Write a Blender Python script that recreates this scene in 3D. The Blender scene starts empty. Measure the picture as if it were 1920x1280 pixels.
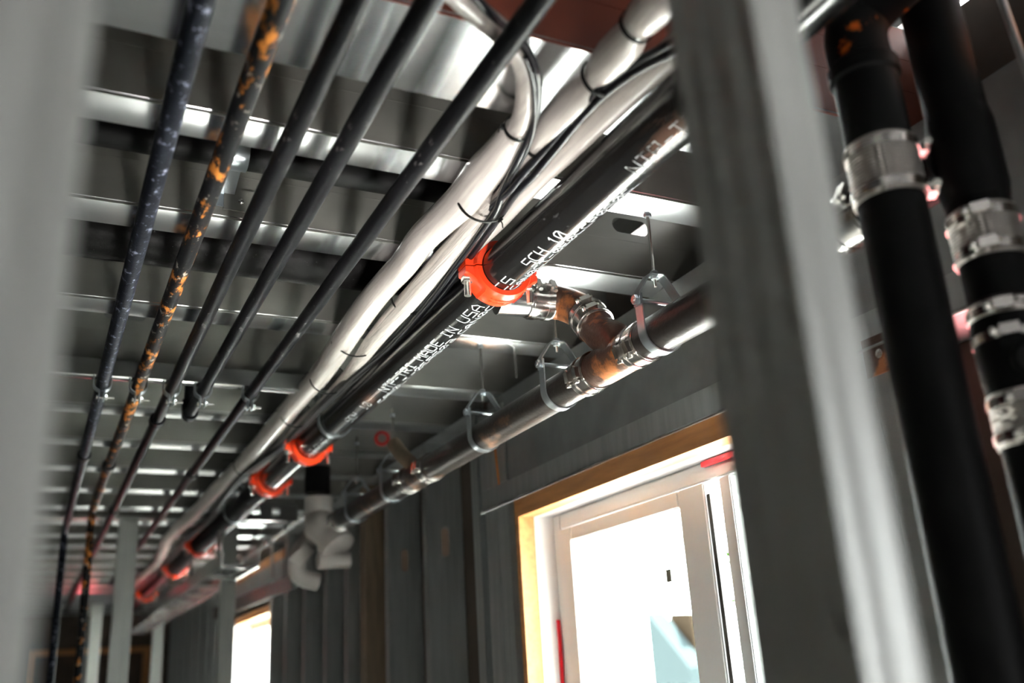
import bpy, bmesh, math, random
from mathutils import Vector, Matrix
random.seed(7)
S = bpy.context.scene
C = bpy.context.collection
PI = math.pi
CZ = 1.6                                   # eye height of the photographer
# ------------------------------------------------------------ camera
FPX = 1798.0
PITCH, YAW, ROLL = math.radians(19.38), math.radians(26.87), math.radians(-3.51)
fwd = Vector((math.sin(YAW) * math.cos(PITCH), math.cos(YAW) * math.cos(PITCH), math.sin(PITCH)))
rt0 = Vector((math.cos(YAW), -math.sin(YAW), 0))
up0 = rt0.cross(fwd)
rt = rt0 * math.cos(ROLL) + up0 * math.sin(ROLL)
up = -rt0 * math.sin(ROLL) + up0 * math.cos(ROLL)
cam_d = bpy.data.cameras.new('camera')
cam = bpy.data.objects.new('camera', cam_d)
C.objects.link(cam)
cam.matrix_world = Matrix(((rt.x, up.x, -fwd.x, 0), (rt.y, up.y, -fwd.y, 0), (rt.z, up.z, -fwd.z, CZ), (0, 0, 0, 1)))
cam_d.sensor_width = 36
cam_d.lens = FPX * 36 / 1920
cam_d.clip_start = 0.02
cam_d.dof.use_dof = True
cam_d.dof.focus_distance = 2.12
cam_d.dof.aperture_fstop = 1.9
S.camera = cam
S.view_settings.view_transform = 'Standard'
S.view_settings.look = 'None'
S.view_settings.gamma = 1
S.view_settings.use_curve_mapping = False
S.view_settings.exposure = 0.0
S.cycles.sample_clamp_indirect = 40
# ------------------------------------------------------------ daylight
W = bpy.data.worlds.new('sky')
S.world = W
W.use_nodes = True
bg = W.node_tree.nodes['Background']
bg.inputs[0].default_value = (0.93, 0.97, 1.0, 1)
bg.inputs[1].default_value = 20.0

def area(name, loc, target, sx, sy, power, col=(1, 1, 1), spread=None):
    l = bpy.data.lights.new(name, 'AREA')
    l.shape = 'RECTANGLE'; l.size = sx; l.size_y = sy
    l.energy = power; l.color = col
    if spread: l.spread = spread
    o = bpy.data.objects.new(name, l); C.objects.link(o)
    o.location = loc
    d = Vector(target) - Vector(loc)
    o.rotation_euler = d.to_track_quat('-Z', 'Y').to_euler()
    return o

def spot(name, loc, target, power, col, deg=60, r=0.05, blend=0.6):
    l = bpy.data.lights.new(name, 'SPOT')
    l.energy = power; l.color = col; l.spot_size = math.radians(deg); l.shadow_soft_size = r; l.spot_blend = blend
    o = bpy.data.objects.new(name, l); C.objects.link(o)
    o.location = loc
    d = Vector(target) - Vector(loc)
    o.rotation_euler = d.to_track_quat('-Z', 'Y').to_euler()
    return o
sl = bpy.data.lights.new('sun', 'SUN'); sl.energy = 165; sl.angle = math.radians(1.0); sl.color = (1.0, 0.985, 0.96)
so = bpy.data.objects.new('sun', sl); C.objects.link(so)
so.rotation_euler = Vector((-1.0, -0.25, -1.7)).to_track_quat('-Z', 'Y').to_euler()
# daylight through the tall windows of the right wall; the third is an unseen addition
def portal(name, loc, target, sx, sy):
    o = area(name, loc, target, sx, sy, 1)
    o.data.cycles.is_portal = True
    return o
portal('window_1_portal', (1.69, 2.12, CZ - 0.14), (0.0, 2.12, CZ - 0.14), 1.30, 1.36)
portal('window_2_portal', (1.69, 7.1, CZ - 0.14), (0.0, 7.1, CZ - 0.14), 1.30, 1.20)
portal('window_3_portal', (1.69, -1.7, CZ - 0.14), (0.0, -1.7, CZ - 0.14), 1.30, 1.0)  # unseen opening, added to light the near studs
spot('work_lamp', (0.40, 0.66, CZ - 0.45), (0.68, 1.86, CZ + 1.05), 170, (1.0, 0.97, 0.93), 46, 0.14, 1.0)  # unseen spot added to brighten the joist webs
area('red_glow', (1.44, 1.04, CZ + 0.40), (0.8, 1.02, CZ + 0.86), 0.20, 0.30, 1.4, (1.0, 0.33, 0.33))  # unseen red area light added for pink edges on the near pipes
spot('rust_lamp', (1.30, 0.62, CZ + 0.86), (1.0, 0.82, CZ + 0.88), 1.6, (1.0, 0.35, 0.15), 50, 0.03, 0.8)  # unseen orange spot added to redden the fitting on the stack
spot('far_red_lamp', (0.45, 9.9, CZ + 0.2), (0.45, 8.9, CZ + 0.94), 16, (1.0, 0.12, 0.14), 85, 0.015, 0.8)  # red spot added to tint the far joists
spot('ladder_red_lamp', (1.15, 7.4, CZ + 0.15), (0.85, 7.2, CZ + 0.62), 14, (1.0, 0.22, 0.18), 110, 0.06, 0.8)  # unseen red spot added to turn the cable ladder pink

# ------------------------------------------------------------ materials
def nodes(m):
    m.use_nodes = True
    nt = m.node_tree
    return nt, nt.nodes['Principled BSDF']

def mat(name, col, rough=0.5, metal=0.0, spots=None, spot_scale=12, spot_thr=0.62, stretch=(1, 1, 1),
        var=0.0, bump=0.0, bump_scale=60, coat=0.0, spec=None, spots2=None, s2_scale=40, s2_thr=0.7, s2_stretch=None, rough_var=0.0):
    m = bpy.data.materials.new(name)
    nt, b = nodes(m)
    b.inputs['Roughness'].default_value = rough
    b.inputs['Metallic'].default_value = metal
    if spec is not None: b.inputs['Specular IOR Level'].default_value = spec
    if coat: b.inputs['Coat Weight'].default_value = coat; b.inputs['Coat Roughness'].default_value = 0.12
    N, L = nt.nodes, nt.links
    tc = N.new('ShaderNodeTexCoord')
    mp = N.new('ShaderNodeMapping'); mp.inputs['Scale'].default_value = stretch
    L.new(tc.outputs['Object'], mp.inputs['Vector'])
    def rgb(c):
        n = N.new('ShaderNodeRGB'); n.outputs[0].default_value = (*c, 1); return n.outputs[0]
    cur = rgb(col)
    if var:
        nz = N.new('ShaderNodeTexNoise'); nz.inputs['Scale'].default_value = 5; nz.inputs['Detail'].default_value = 6
        L.new(mp.outputs[0], nz.inputs['Vector'])
        mr = N.new('ShaderNodeMapRange'); mr.inputs['From Min'].default_value = 0.3; mr.inputs['From Max'].default_value = 0.7
        mr.inputs['To Min'].default_value = 1 - var; mr.inputs['To Max'].default_value = 1 + var
        L.new(nz.outputs['Fac'], mr.inputs['Value'])
        vm = N.new('ShaderNodeVectorMath'); vm.operation = 'SCALE'
        L.new(cur, vm.inputs[0]); L.new(mr.outputs[0], vm.inputs['Scale'])
        cur = vm.outputs[0]
        if rough_var:
            r2 = N.new('ShaderNodeMapRange'); r2.inputs['From Min'].default_value = 0.3; r2.inputs['From Max'].default_value = 0.7
            r2.inputs['To Min'].default_value = rough - rough_var; r2.inputs['To Max'].default_value = rough + rough_var
            L.new(nz.outputs['Fac'], r2.inputs['Value']); L.new(r2.outputs[0], b.inputs['Roughness'])
    def spotmix(cur, c, scale, thr, st):
        nz = N.new('ShaderNodeTexNoise'); nz.inputs['Scale'].default_value = scale; nz.inputs['Detail'].default_value = 5
        nz.inputs['Roughness'].default_value = 0.65
        m2 = mp
        if st:
            m2 = N.new('ShaderNodeMapping'); m2.inputs['Scale'].default_value = st; m2.inputs['Location'].default_value = (3.1, 1.7, 0.4)
            L.new(tc.outputs['Object'], m2.inputs['Vector'])
        L.new(m2.outputs[0], nz.inputs['Vector'])
        mr = N.new('ShaderNodeMapRange'); mr.inputs['From Min'].default_value = thr - 0.03; mr.inputs['From Max'].default_value = thr + 0.05
        L.new(nz.outputs['Fac'], mr.inputs['Value'])
        mx = N.new('ShaderNodeMix'); mx.data_type = 'RGBA'
        L.new(mr.outputs[0], mx.inputs['Factor']); L.new(cur, mx.inputs['A']); L.new(rgb(c), mx.inputs['B'])
        return mx.outputs['Result']
    if spots: cur = spotmix(cur, spots, spot_scale, spot_thr, None)
    if spots2: cur = spotmix(cur, spots2, s2_scale, s2_thr, s2_stretch or (1, 1, 1))
    L.new(cur, b.inputs['Base Color'])
    if bump:
        nz = N.new('ShaderNodeTexNoise'); nz.inputs['Scale'].default_value = bump_scale; nz.inputs['Detail'].default_value = 3
        L.new(mp.outputs[0], nz.inputs['Vector'])
        bp = N.new('ShaderNodeBump'); bp.inputs['Strength'].default_value = bump; bp.inputs['Distance'].default_value = 0.002
        L.new(nz.outputs['Fac'], bp.inputs['Height']); L.new(bp.outputs[0], b.inputs['Normal'])
    return m

M = {}
M['joist'] = mat('galvanized_joist', (0.20, 0.20, 0.18), 0.40, 0.45, var=0.12, stretch=(0.8, 2, 2), bump=0.03, bump_scale=25, rough_var=0.06,
                 spots=(0.10, 0.10, 0.09), spot_scale=85, spot_thr=0.74, s2_stretch=(1, 1, 1))
M['flange'] = mat('bright_galvanized_flange', (0.85, 0.86, 0.88), 0.22, 1.0, var=0.06, stretch=(0.6, 6, 6), coat=0.4)  # paler than the joist web: window light on the flanges put into colour
M['flange_dull'] = mat('dull_galvanized_flange', (0.42, 0.43, 0.43), 0.33, 0.95, var=0.08, stretch=(0.6, 6, 6))  # same flange metal darkened: dimness of the far ceiling put into colour
M['stud'] = mat('galvanized_stud', (0.40, 0.42, 0.42), 0.40, 0.65, var=0.12, stretch=(8, 8, 0.7), bump=0.08, bump_scale=60)
M['stud_near'] = mat('galvanized_stud_near', (0.36, 0.37, 0.35), 0.42, 0.5, var=0.08, stretch=(6, 6, 0.8), spots=(0.36, 0.27, 0.17), spot_scale=5, spot_thr=0.72)
M['header'] = mat('dull_galvanized_sheet', (0.27, 0.28, 0.28), 0.45, 0.55, var=0.15, stretch=(2, 2, 2), bump=0.25, bump_scale=220)
M['strut'] = mat('bright_galvanized_strut', (0.62, 0.63, 0.62), 0.22, 0.95, var=0.1)
M['zinc'] = mat('blue_zinc', (0.50, 0.55, 0.58), 0.28, 0.9, var=0.12, bump=0.05)
M['bolt'] = mat('bright_zinc_bolt', (0.80, 0.79, 0.74), 0.2, 0.95)
M['steel_a'] = mat('black_steel_scuffed', (0.008, 0.009, 0.013), 0.42, 0.0, spec=0.05, spots=(0.30, 0.20, 0.13), spot_scale=14, spot_thr=0.70, stretch=(1, 0.8, 1),
                   spots2=(0.17, 0.18, 0.24), s2_scale=30, s2_thr=0.60, s2_stretch=(2, 1.5, 2), var=0.3, bump=0.3, bump_scale=90)
M['steel_rust'] = mat('black_steel_rusty', (0.009, 0.009, 0.010), 0.44, 0.0, spec=0.05, spots=(0.42, 0.15, 0.03), spot_scale=34, spot_thr=0.565, stretch=(1, 0.4, 1),
                      spots2=(0.30, 0.27, 0.24), s2_scale=26, s2_thr=0.63, s2_stretch=(2, 1, 2), bump=0.3, bump_scale=90)
M['steel'] = mat('black_steel', (0.008, 0.008, 0.009), 0.38, 0.0, spec=0.06, spots=(0.26, 0.12, 0.05), spot_scale=7, spot_thr=0.74,
                 spots2=(0.13, 0.12, 0.12), s2_scale=28, s2_thr=0.66, s2_stretch=(2, 0.7, 2), var=0.3, bump=0.2, bump_scale=70)
M['main'] = mat('black_lacquered_pipe', (0.018, 0.017, 0.017), 0.20, 0.4, spots=(0.16, 0.085, 0.06), spot_scale=9, spot_thr=0.62, stretch=(1, 0.25, 1),
                spots2=(0.12, 0.12, 0.12), s2_scale=60, s2_thr=0.67, s2_stretch=(1, 0.3, 1), bump=0.08, bump_scale=40, coat=0.5)
M['iron'] = mat('black_cast_iron', (0.032, 0.026, 0.023), 0.33, 0.25, spots=(0.20, 0.11, 0.07), spot_scale=8, spot_thr=0.60, stretch=(1, 0.5, 1),
                var=0.3, bump=0.5, bump_scale=140)
M['iron_rust'] = mat('rusty_cast_iron', (0.085, 0.045, 0.030), 0.38, 0.25, spots=(0.42, 0.15, 0.05), spot_scale=9, spot_thr=0.55, var=0.35,
                     bump=0.5, bump_scale=120)
M['iron_black'] = mat('matt_black_cast_iron', (0.006, 0.006, 0.006), 0.5, 0.0, var=0.2, bump=0.25, bump_scale=120, spec=0.1)
M['iron_patch'] = mat('black_iron_orange_rust', (0.006, 0.006, 0.006), 0.6, spots=(0.60, 0.12, 0.015), spot_scale=22, spot_thr=0.60, spec=0.1)
M['duct'] = mat('tarred_pipe', (0.006, 0.0055, 0.0055), 0.40, 0.0, spec=0.1, spots=(0.10, 0.10, 0.10), spot_scale=70, spot_thr=0.68, bump=0.6, bump_scale=60)
M['stainless'] = mat('stainless_band', (0.68, 0.65, 0.62), 0.20, 1.0, var=0.08)
def mesh_metal():
    m = mat('perforated_stainless', (0.50, 0.47, 0.44), 0.28, 1.0)
    nt = m.node_tree; b = nt.nodes['Principled BSDF']; tc = nt.nodes.new('ShaderNodeTexCoord')
    hs = []
    for ax in ('X', 'Z'):
        w = nt.nodes.new('ShaderNodeTexWave'); w.bands_direction = ax; w.inputs['Scale'].default_value = 60
        nt.links.new(tc.outputs['Object'], w.inputs['Vector']); hs.append(w.outputs['Fac'])
    a = nt.nodes.new('ShaderNodeMath'); a.operation = 'MULTIPLY'
    nt.links.new(hs[0], a.inputs[0]); nt.links.new(hs[1], a.inputs[1])
    bp = nt.nodes.new('ShaderNodeBump'); bp.inputs['Strength'].default_value = 0.9; bp.inputs['Distance'].default_value = 0.003
    nt.links.new(a.outputs[0], bp.inputs['Height']); nt.links.new(bp.outputs[0], b.inputs['Normal'])
    return m
M['mesh'] = mesh_metal()
M['red'] = mat('orange_red_enamel', (0.86, 0.055, 0.012), 0.32, 0.0, var=0.06, coat=0.3)
M['wrap'] = mat('white_foam_sleeve', (0.44, 0.40, 0.372), 0.26, 0.0, var=0.16, stretch=(20, 0.8, 20), bump=0.3, bump_scale=14, coat=0.6)
M['ribbed'] = mat('white_ribbed_sleeve', (0.46, 0.42, 0.39), 0.36, 0.0, var=0.38, stretch=(60, 0.6, 60), bump=1.0, bump_scale=9)
M['cable'] = mat('black_cable_jacket', (0.006, 0.006, 0.008), 0.33, 0.0, spec=0.35)
M['tie'] = mat('black_nylon', (0.004, 0.004, 0.004), 0.6, spec=0.15)
M['ink'] = mat('white_stencil_ink', (0.74, 0.76, 0.78), 0.55)
M['ink_faint'] = mat('worn_stencil_ink', (0.50, 0.52, 0.54), 0.6, spots=(0.04, 0.04, 0.04), spot_scale=80, spot_thr=0.5)
M['wood'] = mat('fir_board', (0.50, 0.22, 0.075), 0.5, var=0.22, stretch=(9, 1, 9), spots=(0.32, 0.10, 0.02), spot_scale=4, spot_thr=0.70, bump=0.1)
M['dark_red'] = mat('dark_red_enamel', (0.35, 0.02, 0.015), 0.4)
M['tan'] = mat('tan_backing', (0.36, 0.26, 0.20), 0.7)
M['lumber'] = mat('weathered_lumber', (0.20, 0.15, 0.10), 0.6, var=0.2, stretch=(9, 9, 1))
M['membrane'] = mat('white_membrane', (0.82, 0.80, 0.80), 0.6, var=0.05)
M['vinyl'] = mat('white_vinyl', (0.74, 0.75, 0.75), 0.35)
M['seal'] = mat('black_gasket', (0.01, 0.012, 0.012), 0.5)
M['redtape'] = mat('red_sealing_tape', (0.75, 0.008, 0.02), 0.4)
M['pvc'] = mat('white_plastic', (0.62, 0.58, 0.55), 0.35, var=0.05)
M['concrete'] = mat('concrete', (0.30, 0.29, 0.28), 0.8, var=0.2, bump=0.3)
M['gravel'] = mat('pale_gravel', (0.78, 0.77, 0.75), 0.9, var=0.08)
M['deck'] = mat('galvanized_deck', (0.22, 0.22, 0.22), 0.45, 0.7, var=0.15)
M['sheath'] = mat('dark_sheathing', (0.085, 0.065, 0.05), 0.8, var=0.25, bump=0.2)
M['redwood'] = mat('red_oxide_beam', (0.17, 0.035, 0.015), 0.55, var=0.2)  # red light on the nearest joist's web put into its colour
M['mark'] = mat('orange_marker', (0.70, 0.22, 0.02), 0.5)
M['leaf'] = mat('leaves', (0.010, 0.040, 0.003), 0.8, var=0.5, spec=0.0)
M['siding'] = mat('blue_grey_siding', (0.024, 0.032, 0.034), 0.9, spec=0.0)
M['siding2'] = mat('peach_siding', (0.026, 0.019, 0.013), 0.9, spec=0.0)
M['paper'] = mat('label_paper', (0.11, 0.11, 0.085), 0.6)
M['screen'] = mat('grey_label', (0.30, 0.29, 0.26), 0.5)
gm = bpy.data.materials.new('window_glass'); nt, b = nodes(gm)
tr = nt.nodes.new('ShaderNodeBsdfTransparent'); tr.inputs[0].default_value = (0.95, 0.985, 0.96, 1)
gl = nt.nodes.new('ShaderNodeBsdfGlossy'); gl.inputs['Roughness'].default_value = 0.0
mx_f = 0.05
mx = nt.nodes.new('ShaderNodeMixShader'); mx.inputs[0].default_value = mx_f
nt.links.new(tr.outputs[0], mx.inputs[1]); nt.links.new(gl.outputs[0], mx.inputs[2])
nt.links.new(mx.outputs[0], nt.nodes['Material Output'].inputs[0])
M['glass'] = gm

# ------------------------------------------------------------ geometry helpers (world coordinates; z given relative to the eye is written with P())
def P(x, y, z): return Vector((x, y, CZ + z))

def at(u, v, z=None, x=None, y=None):
    """point of the place seen at photo position (u, v) on the plane z / x / y (relative to the eye)"""
    d = rt * ((u - 960) / FPX) + up * (-(v - 640) / FPX) + fwd
    k = z / d.z if z is not None else (x / d.x if x is not None else y / d.y)
    return Vector((d.x * k, d.y * k, CZ + d.z * k))

def frame(d):
    d = d.normalized()
    a = Vector((0, 0, 1)) if abs(d.z) < 0.9 else Vector((1, 0, 0))
    u = d.cross(a).normalized()
    return u, u.cross(d).normalized()

class MB:
    def __init__(s): s.bm = bmesh.new(); s.smooth = True
    def ring_loft(s, rings, cap=True, closed=False):
        vs = [[s.bm.verts.new(p) for p in r] for r in rings]
        n = len(vs[0]); m = len(vs)
        for i in range(m - (0 if closed else 1)):
            a, b_ = vs[i], vs[(i + 1) % m]
            for j in range(n):
                s.bm.faces.new((a[j], a[(j + 1) % n], b_[(j + 1) % n], b_[j]))
        if cap and not closed:
            s.bm.faces.new(list(reversed(vs[0]))); s.bm.faces.new(vs[-1])
        return s
    def tube(s, pts, r, seg=24, cap=True, flat=1.0):
        pts = [Vector(p) for p in pts]; n = len(pts)
        rs = r if isinstance(r, (list, tuple)) else [r] * n
        rings = []
        d0 = (pts[1] - pts[0]); u, v = frame(d0)
        for i, p in enumerate(pts):
            d = (pts[min(i + 1, n - 1)] - pts[max(i - 1, 0)]).normalized()
            u = (u - d * u.dot(d)).normalized(); v = d.cross(u)
            rings.append([p + (u * math.cos(2 * PI * k / seg) + v * math.sin(2 * PI * k / seg) * flat) * rs[i] for k in range(seg)])
        return s.ring_loft(rings, cap)
    def lathe(s, c, d, prof, seg=32, cap=True):
        """prof: list of (t along d, radius)"""
        c = Vector(c); d = Vector(d).normalized(); u, v = frame(d)
        rings = [[c + d * t + (u * math.cos(2 * PI * k / seg) + v * math.sin(2 * PI * k / seg)) * r for k in range(seg)] for t, r in prof]
        return s.ring_loft(rings, cap)
    def sleeve(s, c, d, prof, seg=40):
        """closed profile turned round an axis: a ring with thickness"""
        c = Vector(c); d = Vector(d).normalized(); u, v = frame(d)
        rings = [[c + d * t + (u * math.cos(2 * PI * k / seg) + v * math.sin(2 * PI * k / seg)) * r for k in range(seg)] for t, r in prof]
        return s.ring_loft(rings, False, True)
    def box(s, a, b_, ):
        a = Vector(a); b_ = Vector(b_)
        x0, x1 = sorted((a.x, b_.x)); y0, y1 = sorted((a.y, b_.y)); z0, z1 = sorted((a.z, b_.z))
        v = [s.bm.verts.new(p) for p in ((x0, y0, z0), (x1, y0, z0), (x1, y1, z0), (x0, y1, z0), (x0, y0, z1), (x1, y0, z1), (x1, y1, z1), (x0, y1, z1))]
        for f in ((0, 3, 2, 1), (4, 5, 6, 7), (0, 1, 5, 4), (1, 2, 6, 5), (2, 3, 7, 6), (3, 0, 4, 7)):
            s.bm.faces.new([v[i] for i in f])
        return s
    def obox(s, c, ax, ay, az):
        """oriented box from half vectors"""
        c = Vector(c); ax, ay, az = Vector(ax), Vector(ay), Vector(az)
        v = [s.bm.verts.new(c + ax * i + ay * j + az * k) for k in (-1, 1) for i, j in ((-1, -1), (1, -1), (1, 1), (-1, 1))]
        for f in ((0, 3, 2, 1), (4, 5, 6, 7), (0, 1, 5, 4), (1, 2, 6, 5), (2, 3, 7, 6), (3, 0, 4, 7)):
            s.bm.faces.new([v[i] for i in f])
        return s
    def strip(s, pts, hw, th, wdir):
        """flat bar bent along pts; hw = half width along wdir, th = thickness"""
        pts = [Vector(p) for p in pts]; wdir = Vector(wdir).normalized(); n = len(pts); rings = []
        for i, p in enumerate(pts):
            d = (pts[min(i + 1, n - 1)] - pts[max(i - 1, 0)]).normalized()
            nn = d.cross(wdir).normalized()
            rings.append([p + wdir * hw + nn * th / 2, p - wdir * hw + nn * th / 2, p - wdir * hw - nn * th / 2, p + wdir * hw - nn * th / 2])
        return s.ring_loft(rings)
    def sheet(s, prof, a, b_, th, U, V, D):
        """thin folded sheet: open profile (u, v) extruded along D from a to b_"""
        U, V, D = Vector(U), Vector(V), Vector(D); n = len(prof); off = []
        pp = [Vector((p[0], p[1])) for p in prof]
        for i in range(n):
            d = (pp[min(i + 1, n - 1)] - pp[max(i - 1, 0)]).normalized()
            off.append(pp[i] + Vector((-d.y, d.x)) * th)
        loop = pp + list(reversed(off))
        rings = [[U * q.x + V * q.y + D * t for q in loop] for t in (a, b_)]
        vs = [[s.bm.verts.new(p) for p in r] for r in rings]; m = len(loop)
        for j in range(m): s.bm.faces.new((vs[0][j], vs[0][(j + 1) % m], vs[1][(j + 1) % m], vs[1][j]))
        for r in vs:
            for j in range(n - 1): s.bm.faces.new((r[j], r[j + 1], r[m - 2 - j], r[m - 1 - j]))
        return s
    def plate(s, outline, holes, origin, U, V, N, th):
        """flat plate with holes; outline/holes in (u, v)"""
        origin, U, V, N = Vector(origin), Vector(U), Vector(V), Vector(N).normalized()
        t = bmesh.new(); es = []
        for lp in [outline] + holes:
            vs = [t.verts.new(origin + U * p[0] + V * p[1]) for p in lp]
            for i in range(len(vs)): es.append(t.edges.new((vs[i], vs[(i + 1) % len(vs)])))
        r = bmesh.ops.triangle_fill(t, edges=es, use_beauty=True)
        r = bmesh.ops.extrude_face_region(t, geom=t.faces[:])
        for v in [g for g in r['geom'] if isinstance(g, bmesh.types.BMVert)]: v.co += N * th
        me = bpy.data.meshes.new('tmp'); t.to_mesh(me); t.free(); s.bm.from_mesh(me); bpy.data.meshes.remove(me)
        return s
    def build(s, name, m, parent=None, loc=None, bevel=0.0, **tags):
        root = parent
        while root is not None and root.parent is not None: root = root.parent
        if parent is None and loc is None:
            loc = sum((v.co for v in s.bm.verts), Vector()) / max(1, len(s.bm.verts))
        o0 = root.location if root is not None else Vector(loc)
        for v in s.bm.verts: v.co -= o0
        bmesh.ops.recalc_face_normals(s.bm, faces=s.bm.faces[:])
        if bevel: bmesh.ops.bevel(s.bm, geom=s.bm.edges[:], offset=bevel, segments=2, affect='EDGES', clamp_overlap=True)
        me = bpy.data.meshes.new(name); s.bm.to_mesh(me); s.bm.free()
        if s.smooth:
            me.shade_smooth(); me.set_sharp_from_angle(angle=math.radians(35))
        me.materials.append(M[m] if isinstance(m, str) else m)
        o = bpy.data.objects.new(name, me); C.objects.link(o)
        if parent is not None: o.parent = parent
        else: o.location = o0
        for k, v in tags.items(): o[k] = v
        return o

def thing(name, label, category, loc, group=None):
    o = bpy.data.objects.new(name, None); C.objects.link(o)
    o.location = loc; o.empty_display_size = 0.05
    o['label'] = label; o['category'] = category
    if group: o['group'] = group
    return o

def smooth(pts, n=6):
    """Catmull-Rom through points"""
    pts = [Vector(p) for p in pts]; out = []
    for i in range(len(pts) - 1):
        p0 = pts[max(i - 1, 0)]; p1 = pts[i]; p2 = pts[i + 1]; p3 = pts[min(i + 2, len(pts) - 1)]
        for k in range(n):
            t = k / n
            out.append(0.5 * ((2 * p1) + (p2 - p0) * t + (2 * p0 - 5 * p1 + 4 * p2 - p3) * t * t + (3 * p1 - p0 - 3 * p2 + p3) * t ** 3))
    out.append(pts[-1]); return out

def hexnut(mb, c, d, r, h):
    mb.lathe(c, d, [(-h / 2, r * 0.92), (-h / 2 + h * 0.1, r), (h / 2 - h * 0.1, r), (h / 2, r * 0.92)], seg=6); return mb
XA, YA, ZA = Vector((1, 0, 0)), Vector((0, 1, 0)), Vector((0, 0, 1))

# ============================================================ room shell
X0, X1, Y0, Y1 = -3.0, 1.56, -3.6, 12.2
CEIL = CZ + 1.215
MB().box((X0, Y0, -0.12), (X1 + 0.06, Y1, 0)).build('floor', 'concrete', kind='structure')
mb = MB()                                       # corrugated floor deck above the joists
prof = []; x = X0
while x < X1:
    prof += [(x, 0), (x + 0.09, 0), (x + 0.11, 0.04), (x + 0.2, 0.04)]; x += 0.22
mb.sheet(prof, Y0, Y1, 0.003, XA, ZA, YA); mb.smooth = False
for v in mb.bm.verts: v.co.z += CEIL
mb.box((X0, Y0, CEIL + 0.045), (X1, Y1, CEIL + 0.1))
mb.build('ceiling', 'deck', kind='structure')
mb = MB()
WZ0, WZ1 = CZ - 0.80, CZ + 0.545
WIN = [(-2.2, -1.2), (1.45, 2.80), (6.50, 7.70)]
y = Y0
for a, b_ in WIN:
    mb.box((X1, y, 0), (X1 + 0.06, a, CEIL)); mb.box((X1, a, 0), (X1 + 0.06, b_, WZ0)); mb.box((X1, a, WZ1), (X1 + 0.06, b_, CEIL)); y = b_
mb.box((X1, y, 0), (X1 + 0.06, Y1, CEIL)); mb.smooth = False
mb.build('wall_right', 'sheath', kind='structure')
mb = MB().box((X0 - 0.1, Y0, 0), (X0, Y1, CEIL)); mb.build('wall_left', 'sheath', kind='structure')
mb = MB().box((X0, Y0 - 0.1, 0), (X1 + 0.06, Y0, CEIL))
mb.build('wall_back', 'sheath', kind='structure')
mb = MB().box((X0, Y1, 0), (0.02, Y1 + 0.1, CEIL)); mb.box((1.30, Y1, 0), (X1, Y1 + 0.1, CEIL)); mb.box((0.02, Y1, CZ + 0.60), (1.30, Y1 + 0.1, CEIL))
mb.smooth = False; mb.build('wall_far', 'sheath', kind='structure')
d1 = MB().box((0.03, Y1 - 0.04, CZ + 0.54), (1.29, Y1 + 0.02, CZ + 0.60)).box((0.03, Y1 - 0.04, 0.0), (0.10, Y1 + 0.02, CZ + 0.54)).box((1.22, Y1 - 0.04, 0.0), (1.29, Y1 + 0.02, CZ + 0.54)).build('door_1', 'wood', kind='structure')
MB().box((0.0, Y1 + 0.05, 0.0), (1.32, Y1 + 0.12, CZ + 0.62)).build('door_leaf', 'sheath', d1)

# ============================================================ ceiling joists
jl = []
def joist(ya, yb, label, red=False, holes=(), lips=True):
    th = 0.0018; x0, x1 = -1.6, 1.555; zb, zt = CZ + 0.94, CZ + 1.195
    t = thing('ceiling_joist', label, 'joist', Vector((0.2, ya, zb)))
    mb = MB(); mb.smooth = False
    hl = []
    for (hx, hz, hw, hh) in holes:
        r = hh / 2; lp = []
        for k in range(9): a = -PI / 2 + PI * k / 8; lp.append((hx + hw / 2 - r + r * math.cos(a), hz + r * math.sin(a)))
        for k in range(9): a = PI / 2 + PI * k / 8; lp.append((hx - hw / 2 + r + r * math.cos(a), hz + r * math.sin(a)))
        hl.append(lp)
    mb.plate([(x0, 0.94), (x1, 0.94), (x1, 1.195), (x0, 1.195)], hl, Vector((0, ya, CZ)), XA, ZA, YA, th)
    for z in (1.042, 1.118):                     # rolled stiffening beads along the web
        mb.box((x0, ya - 0.0007, CZ + z), (x1, ya, CZ + z + 0.0012))
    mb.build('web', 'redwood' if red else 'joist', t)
    mb = MB(); mb.smooth = True
    tl = min(0.0055, (yb - ya) * 0.07)
    mb.sheet([(yb, 0.016), (yb, 0.003 - tl), (yb - 0.003, -tl), (ya + 0.004, tl), (ya, 0.004 + tl)], x0, x1, th, YA, ZA, XA)
    for v in mb.bm.verts: v.co.z += zb - 0.002
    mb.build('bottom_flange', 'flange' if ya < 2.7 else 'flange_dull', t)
    mb = MB(); mb.smooth = False; mb.box((x0, ya, zt), (x1, yb, zt + th)); mb.build('top_flange', 'joist', t)
    return t
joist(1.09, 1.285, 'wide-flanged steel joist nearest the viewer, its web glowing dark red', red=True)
joist(1.475, 1.550, 'galvanized steel joist carrying the rod of the nearest drain hanger', holes=[(-0.3, 1.09, 0.1, 0.036)])
joist(1.860, 1.945, 'galvanized joist with white-speckled web and a slot left of the threaded rod', holes=[(1.305, 1.085, 0.11, 0.042)])
joist(2.39, 2.465, 'galvanized joist just beyond the rough black cross pipe')
joist(2.90, 2.972, 'galvanized joist with a slot behind the leftmost black pipe, above the strut channel', holes=[(0.175, 1.10, 0.12, 0.036)])
joist(3.36, 3.43, 'galvanized joist crossing above the first clamp-ring on the printed pipe')
joist(3.83, 3.90, 'galvanized joist above the last large orange coupling')
joist(4.30, 4.37, 'galvanized joist above the white plastic fittings')
for i in range(16):
    y = 4.77 + 0.46 * i
    j = joist(y, y + 0.07, 'far galvanized steel joist deep in the ceiling beyond the white fittings')
    j['group'] = 'far ceiling joists'

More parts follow.
